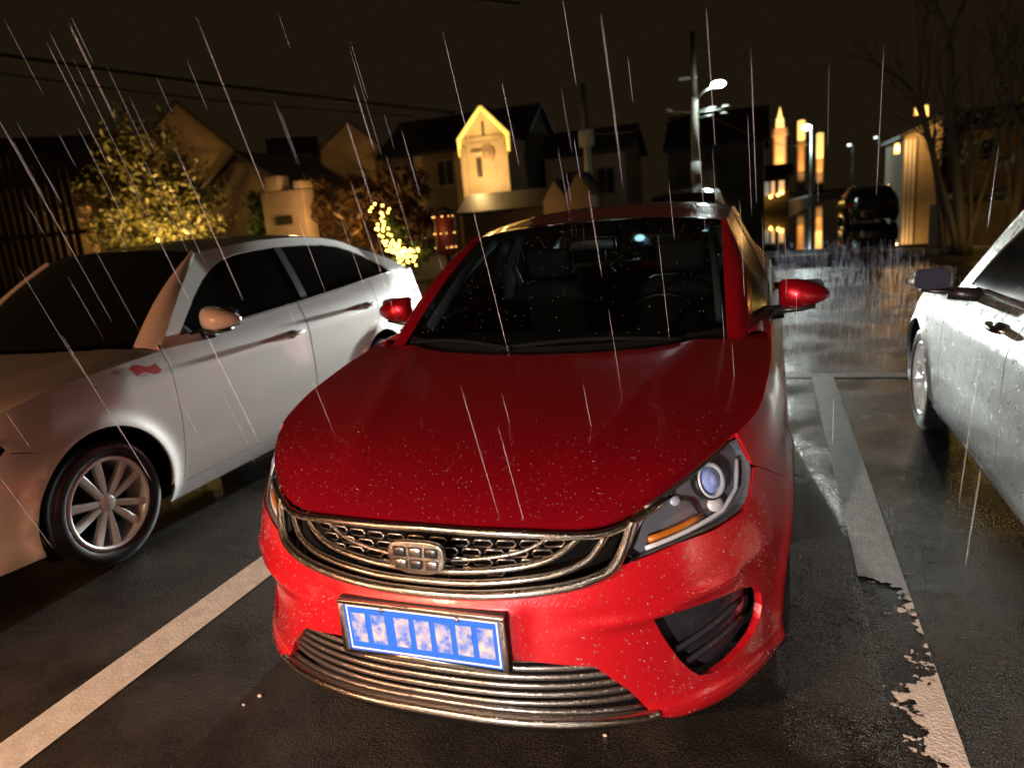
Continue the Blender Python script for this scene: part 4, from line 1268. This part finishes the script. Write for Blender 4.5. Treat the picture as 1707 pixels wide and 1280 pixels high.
MB().box(-16.6, -16.2, 33.7, 33.98, 0, 5.0).build('pilaster', 'wall_tan', h)
MB().box(-14.3, -13.9, 33.7, 33.98, 0, 5.0).build('pilaster', 'wall_tan', h)
window(h, -15.4, -14.5, 3.3, 4.5, 34, 1)
window(h, -18.0, -17.0, 3.3, 4.5, 34, 1)

MT['glow_yellow'] = mat('yellow_edge_glow', (.9, .7, .2), .5, emit=(1.0, .62, .11), emit_s=1.35)
h = thing('gable_porch', 'small floodlit gable front outlined with yellow light, a round medallion under its peak', 'building')
gable_wall(h, -12.3, -10.05, 30, 32.5, 4.95, 6.2, 'wall_cream')
roof_slabs(h, -12.3, -10.05, 30.1, 32.5, 4.95, 6.2, 'y', .12, .10)
g = MB()
xm, zp = -11.175, 6.24
for s in (-1, 1):
    g.tube([(xm, 29.88, zp), (xm + s * 1.18, 29.88, 4.98), (xm + s * 1.16, 29.88, 4.25)], [.085, .10, .075], 8)
g.build('bright_strip', 'glow_yellow', h, True)  # glowing tubes stand in for the uplights' glow along the gable edges
for sx in (-1, 1):
    MB().box(xm + sx * 1.0 - .13, xm + sx * 1.0 + .13, 29.80, 29.99, 0, 4.6).build('pilaster', 'wall_cream', h)
MB().box(xm - .055, xm + .055, 29.95, 30.0, 5.05, 5.65).build('gable_slit', 'wood', h)
MB().box(xm - .85, xm + .85, 29.86, 29.99, 4.86, 4.96).build('cornice', 'wall_cream', h)
g = MB()
g.tube([(xm + .12, 29.99, 4.25), (xm + .12, 29.86, 4.25)], .34, 24)
g.build('medallion', 'stone', h, True)
g = MB(); g.tube([(xm + .12, 29.855, 4.25), (xm + .12, 29.82, 4.25)], .22, 24); g.build('medallion', 'wall_tan', h, True)
MB().box(xm - .42, xm - .20, 29.9, 29.99, 3.3, 4.1).build('niche', 'wood', h)
MB().box(xm - .55, xm + .0, 29.7, 29.99, 4.18, 4.34).build('hood_mould', 'stone', h)
for y in (29.2,):
    light('porch_uplight', 'POINT', (xm, 28.4, 3.4), 330, (1.0, .60, .22), .12)
    light('porch_uplight', 'POINT', (xm, 29.2, 5.5), 55, (1.0, .62, .20), .1)

h = thing('house', 'low dark house with a hipped black roof right of the glowing gable', 'house')
box_wall(h, -10.2, -6.0, 36, 41, 4.3, 5.5, 'wall_tan')
roof_slabs(h, -10.1, -6.0, 36, 41, 4.3, 5.5, 'x')
window(h, -9.2, -8.3, 2.2, 3.4, 36, 1)
window(h, -7.4, -6.6, 2.2, 3.4, 36, 1)
for (xc, wd, zp, nm) in ((-6.95, .95, 2.65, 'left'), (-6.0, 1.0, 2.85, 'right')):
    s = thing('garden_shed', {'left': 'small tan garden shed with a pointed gable, its neighbour on the right is taller', 'right': 'small tan garden shed with a pointed gable, the taller one beside the utility pole'}[nm], 'shed')
    gable_wall(s, xc - wd / 2, xc + wd / 2, 26, 28, zp - .75, zp, 'wall_tan'); roof_slabs(s, xc - wd / 2, xc + wd / 2, 26.05, 28, zp - .75, zp, 'y', .06, .06)
h = thing('house', 'big black unlit house behind the lamp post', 'house')
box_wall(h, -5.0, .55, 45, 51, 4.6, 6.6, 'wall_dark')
roof_slabs(h, -4.9, .5, 45, 51, 4.6, 6.6, 'x')
window(h, -3.2, -2.2, 2.0, 3.4, 45, 1)

# pale gate pier with capped ends
h = thing('outbuilding', 'long low dark-roofed outbuilding under the glowing gable', 'outbuilding')
box_wall(h, -11.3, -7.6, 27, 29.2, 1.8, 2.4, 'wall_dark'); roof_slabs(h, -11.2, -7.7, 27, 29.2, 1.8, 2.4, 'x', .1, .25)
s = thing('gate_pier', 'pale stone gate pier with two capped corner blocks, lit warm, left of the brown shrubs', 'gate pier')
bevel_obj(MB().box(-11.95, -10.62, 15, 15.5, 0, 2.62).build('pier', 'stone', s), .03)
bevel_obj(MB().box(-11.72, -11.30, 14.95, 15.45, 2.64, 3.02).build('cap_block', 'stone', s), .04)
bevel_obj(MB().box(-10.86, -10.58, 14.95, 15.45, 2.64, 2.84).build('cap_block', 'stone', s), .04)
MB().box(-11.55, -11.05, 14.94, 14.99, 1.75, 1.98).build('niche', 'wood', s)
light('pier_light', 'POINT', (-10.2, 13.9, 2.0), 26, (1.0, .58, .26), .1)

# ------------------------------------------------------------------ plants
LEAF = {}
def leaf_mat(name, a, b_):
    m = mat(name, a, .5, noise=(2.5, b_)); 
    return m
MT['leaf_olive'] = leaf_mat('leaves_olive', (.085, .075, .022), (.05, .055, .018))
MT['leaf_brown'] = leaf_mat('leaves_brown', (.12, .065, .022), (.07, .04, .018))
MT['leaf_green'] = leaf_mat('leaves_green', (.045, .075, .018), (.03, .05, .012))
MT['bark'] = mat('bark', (.040, .030, .020), .8, noise=(8, (.025, .018, .012)), bump=[('noise', 25, .5, .02)])

def leaves(name, blobs, n, size, m, parent, long=1.5, seed=1):
    """leaf-sized faces scattered through overlapping clumps"""
    rg = np.random.default_rng(seed)
    tot = sum(b[3] * b[4] * b[5] for b in blobs) ** 1
    V = []; F = []
    for bx, by, bz, rx, ry, rz in blobs:
        k = int(n * (rx * ry * rz) / tot) + 4
        nc = max(3, k // 40)
        d = rg.normal(size=(nc, 3)); d /= np.linalg.norm(d, axis=1)[:, None]
        cc = d * rg.uniform(.45, 1.0, (nc, 1))
        idx = rg.integers(0, nc, k)
        P = (cc[idx] + rg.normal(size=(k, 3)) * .16) * [rx, ry, rz] + [bx, by, bz]
        a = rg.normal(size=(k, 3)); a /= np.linalg.norm(a, axis=1)[:, None]
        b = rg.normal(size=(k, 3)); b -= (a * b).sum(1)[:, None] * a; b /= np.linalg.norm(b, axis=1)[:, None]
        sz = size * rg.uniform(.6, 1.3, (k, 1))
        q = np.stack([P - a * sz * long, P + b * sz * .5, P + a * sz * long, P - b * sz * .5], 1)
        o = len(V)
        V += q.reshape(-1, 3).tolist()
        F += [(o + 4 * i, o + 4 * i + 1, o + 4 * i + 2, o + 4 * i + 3) for i in range(k)]
    return mesh(name, V, F, parent, m, False)

def shrub(label, blobs, n, size, m, stem, seed, cat='shrub', group=None, long=1.5):
    t = thing('garden_shrub', label, cat, (0, 0, 0), 0, group)
    leaves('foliage', blobs, n, size, m, t, long, seed)
    g = MB(); random.seed(seed)
    for k in range(5):
        b = random.choice(blobs)
        g.tube([(stem[0] + random.uniform(-.1, .1), stem[1], 0), ((stem[0] + b[0]) / 2, (stem[1] + b[1]) / 2, b[2] * .6), (b[0], b[1], b[2])], [.06, .04, .015], 6)
    g.build('stem', 'bark', t, True)
    return t
shrub('large olive-leaved shrub glowing warm from below, behind the white roof',
      [(-17.6, 17, 4.3, 1.5, 1.2, 1.3), (-19.0, 17.4, 3.6, 1.5, 1.2, 1.2), (-16.6, 17, 3.2, 1.5, 1.2, 1.3), (-18.4, 17, 2.2, 1.7, 1.3, 1.2), (-16.0, 16.6, 1.9, 1.3, 1.1, 1.1), (-20.0, 17.6, 4.6, .7, .7, .5)], 8500, .075, 'leaf_olive', (-17.6, 17.2), 3)
light('shrub_uplight', 'SPOT', (-15.6, 14.7, .6), 2900, (1.0, .58, .16), .06, (-17.0, 17, 3.2), 110, .8)
light('shrub_uplight', 'POINT', (-16.0, 15.3, 1.6), 70, (1.0, .60, .18), .06)
shrub('small green shrub with yellow light in it, left of the pale gate pier',
      [(-12.4, 15.4, 1.9, .5, .4, .6), (-12.6, 15.4, 2.4, .3, .3, .4)], 420, .07, 'leaf_green', (-12.4, 15.5), 4)
light('bush_light', 'POINT', (-12.5, 14.7, 1.7), 7, (1.0, .75, .15), .05)
shrub('brown leaning grass-like shrub, right of the pale gate pier',
      [(-10.4, 16, 2.2, .8, .7, .8), (-9.6, 16, 2.5, .8, .7, .6), (-10.6, 16, 1.2, .8, .6, .8)], 1500, .075, 'leaf_brown', (-10.3, 16.1), 5, long=2.6)
shrub('broad brown shrub with drooping leaves in front of the wide dark house',
      [(-8.8, 15.6, 2.2, .9, .7, .7), (-8.0, 15.8, 2.3, .8, .7, .6), (-8.7, 15.6, 1.4, 1.0, .7, .8), (-7.8, 15.6, 1.3, .7, .6, .7)], 1900, .08, 'leaf_brown', (-8.5, 15.9), 6, long=2.6)
light('shrub_uplight', 'POINT', (-9.3, 14.2, 1.5), 125, (1.0, .56, .18), .06)
MT['bulb_dim'] = mat('dim_warm_bulb', (1, .7, .2), .4, emit=(1.0, .52, .12), emit_s=2.5)
MT['bulb'] = mat('warm_bulb', (1, .7, .2), .4, emit=(1.0, .60, .10), emit_s=14)
t = shrub('low bush covered in bright yellow fairy lights, behind the white boot', [(-6.6, 12.4, 1.5, .38, .35, .5), (-6.25, 12.3, .95, .45, .4, .35)], 700, .05, 'leaf_green', (-6.5, 12.5), 7)
def bulbs(parent, pts, r=.022, m='bulb'):
    me = None
    for p in pts:
        if me is None:
            o = MB().ball((0, 0, 0), r, 8, 5).build('bulb', m, parent, True); me = o.data
        else:
            o = bpy.data.objects.new('bulb', me); COL.objects.link(o); o.parent = parent
        o.location = p
random.seed(21)
pts = [(-6.72 + random.gauss(0, .10) + .12 * max(0, 1.6 - z) , 11.95 + random.uniform(-.1, .2), z) for z in [random.uniform(.95, 1.95) for _ in range(40)]]
pts += [(-6.28 + random.gauss(0, .16), 11.9 + random.uniform(-.1, .2), .90 + random.gauss(0, .11)) for _ in range(60)]
bulbs(t, pts)
light('fairy_glow', 'POINT', (-6.5, 11.7, 1.2), 10, (1.0, .66, .16), .2)
# red drum lantern with bulbs
t = thing('garden_lantern', 'dark red post lantern ringed with fairy lights, just left of the red roof pillar', 'lantern', (-4.02, 9.2, 0))
MB().tube([(0, 0, 0), (0, 0, .95)], .04, 8).build('post', 'wood', t, True)
MB().tube([(0, 0, .95), (0, 0, 1.02), (0, 0, 1.55), (0, 0, 1.62)], [.10, .17, .17, .08], 14).build('lantern_drum', mat('lantern_red', (.16, .02, .012), .5), t, True)
MB().tube([(0, 0, 1.62), (0, 0, 1.70)], [.19, .05], 14).build('lantern_cap', 'wood', t, True)
random.seed(5)
bulbs(t, [(.19 * math.cos(a), .19 * math.sin(a), z) for z in (1.08, 1.30, 1.56) for a in [random.uniform(math.pi * 1.1, math.pi * 1.95) for _ in range(7)]], .011, 'bulb_dim')
light('lantern_glow', 'POINT', (-4.0, 8.8, 1.4), 2.0, (1.0, .6, .2), .1)

# picket fence, far left
t = thing('picket_fence', 'tall dark wooden fence of upright pickets at the far left, amber glow through its gaps', 'fence')
pk = None
random.seed(2)
x = -24.0
while x < -17.3:
    if pk is None:
        o = MB().box(-.10, .10, -.02, .02, 0, 1).build('picket', 'wood', t); pk = o.data
    else:
        o = bpy.data.objects.new('picket', pk); COL.objects.link(o); o.parent = t
    o.location = (x, 14 + random.uniform(-.02, .02), 0); o.scale = (1, 1, 3.75 + .55 * math.exp(-((x + 20.1) / 1.3) ** 2)); o.rotation_euler = (0, random.uniform(-.02, .02), 0)
    x += .30 + random.uniform(-.02, .03)
for z in (.5, 2.0, 3.4): MB().box(-24.1, -17.2, 14.03, 14.10, z, z + .12).build('rail', 'wood', t)
t2 = thing('lit_wall', 'tan yard wall glowing amber behind the far-left picket fence', 'wall')
MB().box(-25, -19.6, 16.2, 16.4, 0, 2.9).build('wall_face', 'wall_tan', t2)
light('yard_glow', 'POINT', (-20.4, 15.2, 1.7), 9, (1.0, .48, .14), .08)
light('yard_glow', 'POINT', (-18.8, 15.2, 1.7), 7, (1.0, .55, .16), .08)

# ------------------------------------------------------------------ poles, lamps and wires
MT['pole'] = mat('concrete_pole', (.30, .28, .24), .7, noise=(6, (.22, .20, .17)))
MT['lamp_on'] = mat('lit_street_lamp', (1, 1, 1), .3, emit=(.80, 1.0, .92), emit_s=60)
MT['steel'] = mat('galvanised', (.45, .46, .45), .4, .8)
t = thing('street_lamp', 'utility pole with a bright white street lamp on a short arm and white foot band', 'lamp post', (-1.64, 26, 0))
MB().tube([(0, 0, 0), (.02, 0, 2.05)], .15, 12).build('pole_foot', 'pole', t, True)
MB().tube([(0, 0, 2.05), (0, 0, 2.80)], .172, 12).build('white_band', mat('band_paint', (.72, .70, .66), .5), t, True)
MB().tube([(0, 0, 2.80), (0, 0, 4.95)], [.14, .13], 12).build('pole', 'pole', t, True)
MB().tube([(0, 0, 4.95), (-.02, 0, 7.1)], [.11, .08], 10).build('pole_top', 'wood', t, True)
MB().tube([(.05, -.1, 4.85), (.35, -.2, 5.10), (.66, -.25, 5.2)], .03, 8).build('lamp_arm', 'steel', t, True)
hd = MB().ball((.84, -.28, 5.25), .20, 16, 8, 1.2, .8, .55).build('lamp_head', 'lamp_on', t, True)
MB().box(-.5, .1, -.06, .06, 5.58, 5.66).build('blob_crossarm', 'pole', t)  # arms and pale blobs below are added to draw lens ghosts
for zz, xx in ((4.55, .75), (4.3, .65)):
    MB().tube([(0, -.05, zz - .05), (xx, -.1, zz)], .025, 6).build('blob_bracket', 'steel', t, True)
for p in ((1.06, -.15, 4.52), (1.0, -.15, 4.30), (-.90, -.15, 4.62)):
    MB().ball(p, .10, 12, 6, 1.3, .6, .45).build('ghost_blob', 'pole', t, True)
MB().tube([(-.95, -.1, 4.6), (0, -.05, 4.45), (1.1, -.1, 4.45)], .03, 6).build('blob_bracket', 'steel', t, True)
light('street_lamp_bulb', 'POINT', (-.80, 25.6, 4.95), 130, (.80, 1.0, .93), .15)
t = thing('utility_pole', 'slim unlit utility pole with a dark top, in front of the low dark house', 'pole', (-6.5, 30, 0))
MB().tube([(.05, 0, 0), (0, 0, 4.3)], [.17, .15], 10).build('pole', 'pole', t, True)
MB().tube([(0, 0, 4.3), (-.05, 0, 6.6)], [.14, .11], 10).build('pole_top', 'wood', t, True)
bevel_obj(MB().box(-.3, .3, -.2, .2, 4.05, 4.75).build('transformer', 'pole', t), .05)

MT['wire'] = mat('wire', (.006, .006, .006), .6)
def wire(label, pts, r):
    return tag(MB().tube(pts, r, 6).build('overhead_wire', 'wire', None, True), label, 'wire')
def sag(a, b, s, n=24):
    return [tuple(np.array(a) + (np.array(b) - np.array(a)) * t - np.array((0, 0, s * 4 * t * (1 - t)))) for t in np.linspace(0, 1, n)]
wire('thick black bundled cable sagging from the left edge towards the middle, lowest in the sky', sag((-20, 9, 7.1), (-4.2, 10.5, 3.25), .10), .035)
wire('thinner black cable just under the thick cable at the left', sag((-20, 9.2, 6.85), (-5, 10.5, 3.3), .25), .016)
wire('faint black wire high in the upper left sky', sag((-13, 9, 7.9), (-4, 14, 5.7), .2), .03)
wire('faint pale wire running left from the lamp post towards the utility pole', sag((-6.5, 30, 4.6), (-1.64, 26, 4.5), .25), .02)
wire('thin wire running right from the lamp post to the far lamps', sag((-1.64, 26, 4.6), (5.8, 100, 7.2), .8), .025)

# far lamps along the water
for x, y, z, lab in ((5.8, 100, 9.05, 'distant white street lamp between the two slim lit pillars'), (12.5, 120, 7.4, 'distant faint street lamp, third from the right among the far lamps'), (17.2, 130, 8.6, 'distant faint street lamp standing highest right of the pillars'), (21.5, 140, 7.8, 'distant faint street lamp above the dark car on the flooded road')):
    t = thing('street_lamp', lab, 'lamp post', (x, y, 0))
    big = y == 100
    MB().tube([(0, 0, 0), (0, 0, z)], .12, 8).build('pole', 'steel', t, True)
    MB().tube([(0, 0, z), (-.5, 0, z + .1)], .08, 8).build('lamp_arm', 'steel', t, True)
    MB().ball((-.5, -.1, z), .55 if big else .30, 12, 6, 1, .6, .6).build('lamp_head', mat('far_lamp', (1, 1, 1), .3, emit=(.85, 1.0, .96), emit_s=14 if big else 2.2), t, True)

# ------------------------------------------------------------------ floodlit towers beyond the water
MT['tower_lit'] = mat('floodlit_plaster', (.55, .34, .16), .8, noise=(.5, (.45, .27, .12)))
MT['tower_top'] = mat('glowing_lantern', (.9, .7, .3), .5, emit=(1.0, .60, .16), emit_s=1.5)
def tower(label, x, y, w, z0, z1, z2, pointed):
    t = thing('lit_tower', label, 'tower', (x, y, 0))
    hw = w / 2
    g = MB(); n = 8
    MB().tube([(0, 0, 0), (0, 0, z0)], [hw * 1.0, hw * .95], n).build('plinth', 'wall_dark', t)
    MB().tube([(0, 0, z0), (0, 0, z0 + (z1 - z0) * .8), (0, 0, z0 + (z1 - z0) * .82), (0, 0, z1)], [hw * .88, hw * .92, hw * 1.15, hw * 1.0], n).build('shaft', 'tower_lit', t)
    if pointed:
        MB().tube([(0, 0, z1), (0, 0, z1 + (z2 - z1) * .45), (0, 0, z1 + (z2 - z1) * .5), (0, 0, z2)], [hw * .60, hw * .52, hw * .36, .03], n).build('lantern_top', 'tower_top', t)
    else:
        MB().tube([(0, 0, z1), (0, 0, z1 + (z2 - z1) * .1), (0, 0, z2 * .99), (0, 0, z2)], [hw * .75, hw * .9, hw * .9, hw * .5], n).build('lantern_top', 'tower_top', t)
        MB().tube([(0, 0, z2), (0, 0, z2 + .5)], [hw * .8, .1], n).build('tower_cap', 'roof', t)
    for dx in (-.6, .5):
        light('tower_floodlight', 'SPOT', (x + dx * w * 1.2, y - 7, z0 * .6), 5500 * (w / 1.9) ** 2, (1.0, .55, .2), .3, (x, y, (z0 + z1) / 2), 70, .6)
    return t
tower('orange floodlit tower with a bright pointed top, the widest of the three', 2.27, 110, 1.9, 4.6, 10.1, 12.9, True)
tower('slim orange floodlit pillar with a tall yellow lantern, middle of the three', 6.55, 150, 1.5, 5.0, 10.5, 14.2, False)
tower('slim pillar almost all yellow lantern, rightmost and smallest of the three', 12.75, 200, 1.8, 5.5, 8.7, 14.9, False)
# small lit shopfronts on the left bank
t = thing('kiosk', 'little shopfront with warm lamps on the bank left of the widest tower', 'kiosk')
MB().box(-.9, 2.3, 60, 63, 0, 2.9).build('wall', 'wall_dark', t)
roof_slabs(t, -.9, 2.3, 60, 63, 2.9, 3.5, 'x')
MT['shop_lit'] = mat('lit_shop_window', (.8, .5, .25), .4, emit=(1.0, .62, .30), emit_s=.8)
MT['shop_dim'] = mat('dim_shop_window', (.4, .4, .4), .4, emit=(.75, .8, .75), emit_s=.22)
for i, (x0, x1, m_) in enumerate(((.5, .85, 'shop_dim'), (1.0, 1.25, 'shop_lit'), (1.55, 1.95, 'shop_lit'))): window(t, x0, x1, 1.3, 2.35, 60, 0, m_)
bulbs(t, [(.0, 59.7, 1.15), (.2, 59.7, 1.0), (.95, 59.7, 1.2), (1.5, 59.7, 1.3), (1.75, 59.7, 1.45), (.35, 59.7, .85)], .11)
t = thing('low_wall', 'pale low embankment wall curving away along the far water', 'wall')
g = MB()
for (a, b) in (((2.0, 66), (6, 110)), ((6, 110), (17, 190)), ((17, 190), (36, 280))):
    g.add([(a[0], a[1], -.01), (b[0], b[1], -.01), (b[0] + .4, b[1], -.01), (a[0] + .4, a[1], -.01), (a[0], a[1], .7), (b[0], b[1], .7), (b[0] + .4, b[1], .7), (a[0] + .4, a[1], .7)], [(0, 3, 2, 1), (4, 5, 6, 7), (0, 1, 5, 4), (2, 3, 7, 6), (1, 2, 6, 5), (3, 0, 4, 7)])
g.build('coping', mat('pale_coping', (.5, .5, .46), .7), t)
light('bank_lamp', 'POINT', (5.3, 98, 8.2), 3000, (.85, 1.0, .96), .3)
def copy_tree(o, parent=None, skip=()):
    c = o.copy(); COL.objects.link(c); c.parent = parent
    for ch in list(o.children):
        if not ch.name.startswith(skip): copy_tree(ch, c, skip)
    return c
c = copy_tree(suv, None, ('headlight',))
c['label'] = 'dark high-roofed car standing on the flooded road, tail towards us, right of the lit towers'
c.location = (4.62, 34.6, 0); c.scale = (1.05, 1.0, .86); c.rotation_euler = (0, 0, math.pi)

# orange-lit house on the right bank with lanterns
h = thing('house', 'orange-lit house end among the trees on the right, lanterns on its roof', 'house')
MB().prism([(13.2, -.01), (16.4, -.01), (16.4, 7.0), (13.2, 5.7)], 80, 92).build('wall', 'wall_cream', h)
MB().prism([(12.7, 5.5), (16.8, 7.17), (16.8, 7.5), (12.7, 5.85)], 79.4, 92.5).build('roof', 'roof', h)
for i in range(3): MB().box(13.25 + .35 * i, 13.45 + .35 * i, 79.75, 79.98, 0, 5.4).build('pilaster', 'plate_white', h)
for p in ((12.4, 78.9, 4.6), (14.1, 79.5, 8.0), (14.8, 79.5, 7.8)):
    MB().tube([(p[0], p[1], p[2] - .5), (p[0], p[1], p[2] + .5)], [.28, .22], 10).build('lantern', 'tower_top', h, True)
light('house_light', 'POINT', (12.4, 78.4, 4.6), 420, (1.0, .52, .16), .3)
light('house_light', 'POINT', (14.6, 77.6, 7.0), 320, (1.0, .55, .16), .3)
h = thing('house', 'dim tan house wall between the bare trees at the right edge', 'house')
MB().box(17.6, 30, 84, 92, 0, 6.0).build('wall', 'wall_tan', h)
roof_slabs(h, 17.6, 30, 84, 92, 6.0, 8.0, 'x')
window(h, 20.5, 22.0, 3.0, 4.8, 84, 1)

# hedge bank and bare trees on the right
hb_ = thing('hedge_wall', 'dark low boundary wall with ragged planting on top, right of the flooded road', 'wall')
MB().box(4.1, 14, 16.0, 16.6, -.01, .95).build('wall_face', 'wall_dark', hb_)
leaves('hedge', [(4.7 + .9 * i, 16.3, 1.1, .7, .35, .22 + .05 * (i % 3)) for i in range(10)], 1600, .05, 'leaf_green', hb_, 1.8, 9)
def branch(g, p, d, r, L, depth, rg):
    pts = [p]; rr = [r]; q = Vector(p); dd = Vector(d).normalized()
    n = 5
    for i in range(n):
        dd = (dd + Vector((rg.uniform(-.22, .22), rg.uniform(-.15, .15), rg.uniform(-.06, .16)))).normalized()
        q = q + dd * (L / n); pts.append(tuple(q)); rr.append(r * (1 - .55 * (i + 1) / n))
    g.tube(pts, rr, 7 if r > .04 else 5)
    if depth > 0:
        for k in range(3 if depth > 1 else 4):
            i = rg.randint(2, n)
            b_ = Vector(pts[i]); e_ = (dd + Vector((rg.uniform(-.9, .9), rg.uniform(-.5, .5), rg.uniform(-.1, .7)))).normalized()
            branch(g, tuple(b_), e_, rr[i] * .72, L * rg.uniform(.55, .8), depth - 1, rg)
def bare_tree(label, x, y, stems, seed, crown=None):
    t = thing('bare_tree', label, 'tree', (x, y, 0), 0, 'bare trees on the right')
    rg = random.Random(seed)
    g = MB(); g2 = MB()
    for (bx, tx, tz, r) in stems:
        pts = [(bx, 0, 0), (bx + (tx - bx) * .35, rg.uniform(-.05, .05), tz * .35), (bx + (tx - bx) * .75, rg.uniform(-.1, .1), tz * .7), (tx, 0, tz)]
        pts = chaikin(pts, 1)
        g.tube(pts, list(np.linspace(r, r * .55, len(pts))), 10)
        top = pts[-1]
        for k in range(3):
            branch(g2, top, ((tx - bx) * .5 + rg.uniform(-.6, .6), rg.uniform(-.4, .4), 1.0), r * .45, rg.uniform(1.0, 1.6), 2, rg)
        branch(g2, pts[len(pts) // 2], (rg.uniform(-.8, .8), rg.uniform(-.3, .3), .8), r * .35, 1.1, 2, rg)
    g.build('trunk', 'bark', t, True); g2.build('branch', 'bark', t, True)
    if crown: leaves('sparse_leaves', crown, 500, .045, 'leaf_olive', t, 1.6, seed)
    return t
bare_tree('bare tree with several thin trunks and one long limb reaching left over the water', 4.35, 15, [(.0, -.75, 2.85, .08), (.05, -.35, 3.9, .11), (.2, .1, 2.6, .05), (-.25, -.5, 2.0, .04), (.12, .55, 2.4, .06)], 31,
          [(.2, .2, 2.3, .8, .6, .7), (.8, .3, 1.8, .5, .4, .5)])
bare_tree('bare forked tree at the right edge of the view', 5.35, 15.2, [(-.1, .05, 2.1, .13), (.0, .5, 2.6, .09), (-.05, -.3, 2.8, .05)], 37, [(.3, .3, 2.4, .8, .5, .8)])
t = thing('bare_tree', 'crooked limb-like bare sapling leaning far left in front of the night sky', 'tree', (3.9, 15.4, 0), 0, 'bare trees on the right')
g = MB(); pts = chaikin([(.25, 0, 0), (.1, 0, 1.6), (-.22, 0, 2.7), (-.5, 0, 3.35), (-1.0, 0, 3.75), (-1.6, 0, 4.05)], 2)
g.tube(pts, list(np.linspace(.07, .02, len(pts))), 8); g.build('trunk', 'bark', t, True)
g = MB(); rg = random.Random(8)
for k in (8, 11, 14, 17): branch(g, pts[k], (rg.uniform(-.8, -.1), rg.uniform(-.3, .3), rg.uniform(.3, 1)), .018, .8, 1, rg)
g.build('branch', 'bark', t, True)
light('tree_light', 'POINT', (4.9, 14.2, .6), 22, (1.0, .62, .14), .1)

# ------------------------------------------------------------------ rain: falling drops drawn out by their speed, blown away from the camera
rd = Vector((.024, .329, -.944)).normalized()
rm = bpy.data.materials.new('rain_water'); rm.use_nodes = True
nt = rm.node_tree; b_ = nt.nodes['Principled BSDF']
b_.inputs['Base Color'].default_value = (.82, .82, .90, 1); b_.inputs['Roughness'].default_value = .25; b_.inputs['Transmission Weight'].default_value = 0
tl_ = nt.nodes.new('ShaderNodeBsdfTranslucent'); tl_.inputs[0].default_value = (.8, .8, .88, 1)
ms = nt.nodes.new('ShaderNodeMixShader'); ms.inputs[0].default_value = .5
o_ = [n for n in nt.nodes if n.type == 'OUTPUT_MATERIAL'][0]
nt.links.new(b_.outputs[0], ms.inputs[1]); nt.links.new(tl_.outputs[0], ms.inputs[2]); nt.links.new(ms.outputs[0], o_.inputs[0])
MT['rain'] = rm
rg = random.Random(77)
g = MB()
def streak(p, L, r):
    p = Vector(p); a = rd.orthogonal().normalized(); b2 = rd.cross(a)
    v = []
    for s_, k in ((0, .15), (.15, 1), (.85, 1), (1, .2)):
        for i in range(4):
            t_ = math.pi / 2 * i
            v.append(tuple(p + rd * (L * s_) + (a * math.cos(t_) + b2 * math.sin(t_)) * r * k))
    f = [(j * 4 + i, j * 4 + (i + 1) % 4, (j + 1) * 4 + (i + 1) % 4, (j + 1) * 4 + i) for j in range(3) for i in range(4)] + [(3, 2, 1, 0), (12, 13, 14, 15)]
    g.add(v, f)
def frac(lo, hi): return lo + (hi - lo) * rg.random()
for i in range(115):                                    # nearby rain
    d = frac(1.3, 3.8)
    xx, yy = (frac(-.75, .35) if i % 3 else frac(-.75, .72)) * d, frac(-.05 if i % 4 else -.3, .55) * d
    q = CAM + fw * d + r2 * xx + u2 * yy
    if q.z < .35: continue
    streak(q, frac(.14, .46), .00024 * (1 + .22 * d))
for i in range(1700):                                   # the shower between the red and the silver car and behind
    x, y, z = frac(.9, 2.3), frac(4.9, 9.5), frac(.02, .85)
    streak((x, y, z), frac(.06, .20), .0007)
tag(g.build('falling_rain', 'rain'), kind='stuff')

# unseen lit house front, added behind the camera for wet paint and chrome to reflect
h = thing('house', 'long tan unseen house front with wall lamps, added behind the camera for reflections', 'house')
MB().box(-16, 14, -14.5, -14, 0, 5.2).build('wall', 'wall_cream', h)
for i in range(7):
    x = -14.5 + 4.3 * i
    f = MB().box(x, x + 1.5, -13.99, -13.93, 1.0, 3.0).build('window', 'frame', h)
    MB().box(x + .1, x + 1.4, -13.93, -13.91, 1.1, 2.9).build('pane', 'shop_lit' if i in (1, 2, 4) else 'pane', f)
for x in (-11, -4.5, 2.5, 8.5):
    MB().box(x - .12, x + .12, -13.99, -13.7, 3.3, 3.7).build('added_wall_lamp', 'tower_top', h)
    light('added_wall_light', 'POINT', (x, -13.2, 3.5), 50, (1.0, .60, .28), .15)

# bits of gravel washed onto the tarmac
MT['pebble'] = mat('pebble', (.42, .38, .33), .5)
for x, y, r, lab in ((-.80, .165, .006, 'tiny pale pebble on the wet tarmac left of the red bumper, the lower of two'), (-.775, .215, .008, 'small dark-sided pebble on the wet tarmac left of the red bumper, the upper of two'), (.375, .30, .006, 'tiny bright pebble on the tarmac below the chrome lip of the red car')):
    o = MB().ball((0, 0, 0), r, 9, 6, 1.2, .9, .7).build('pebble', 'pebble', None, True); o.location = (x, y, r * .6); tag(o, lab, 'pebble')
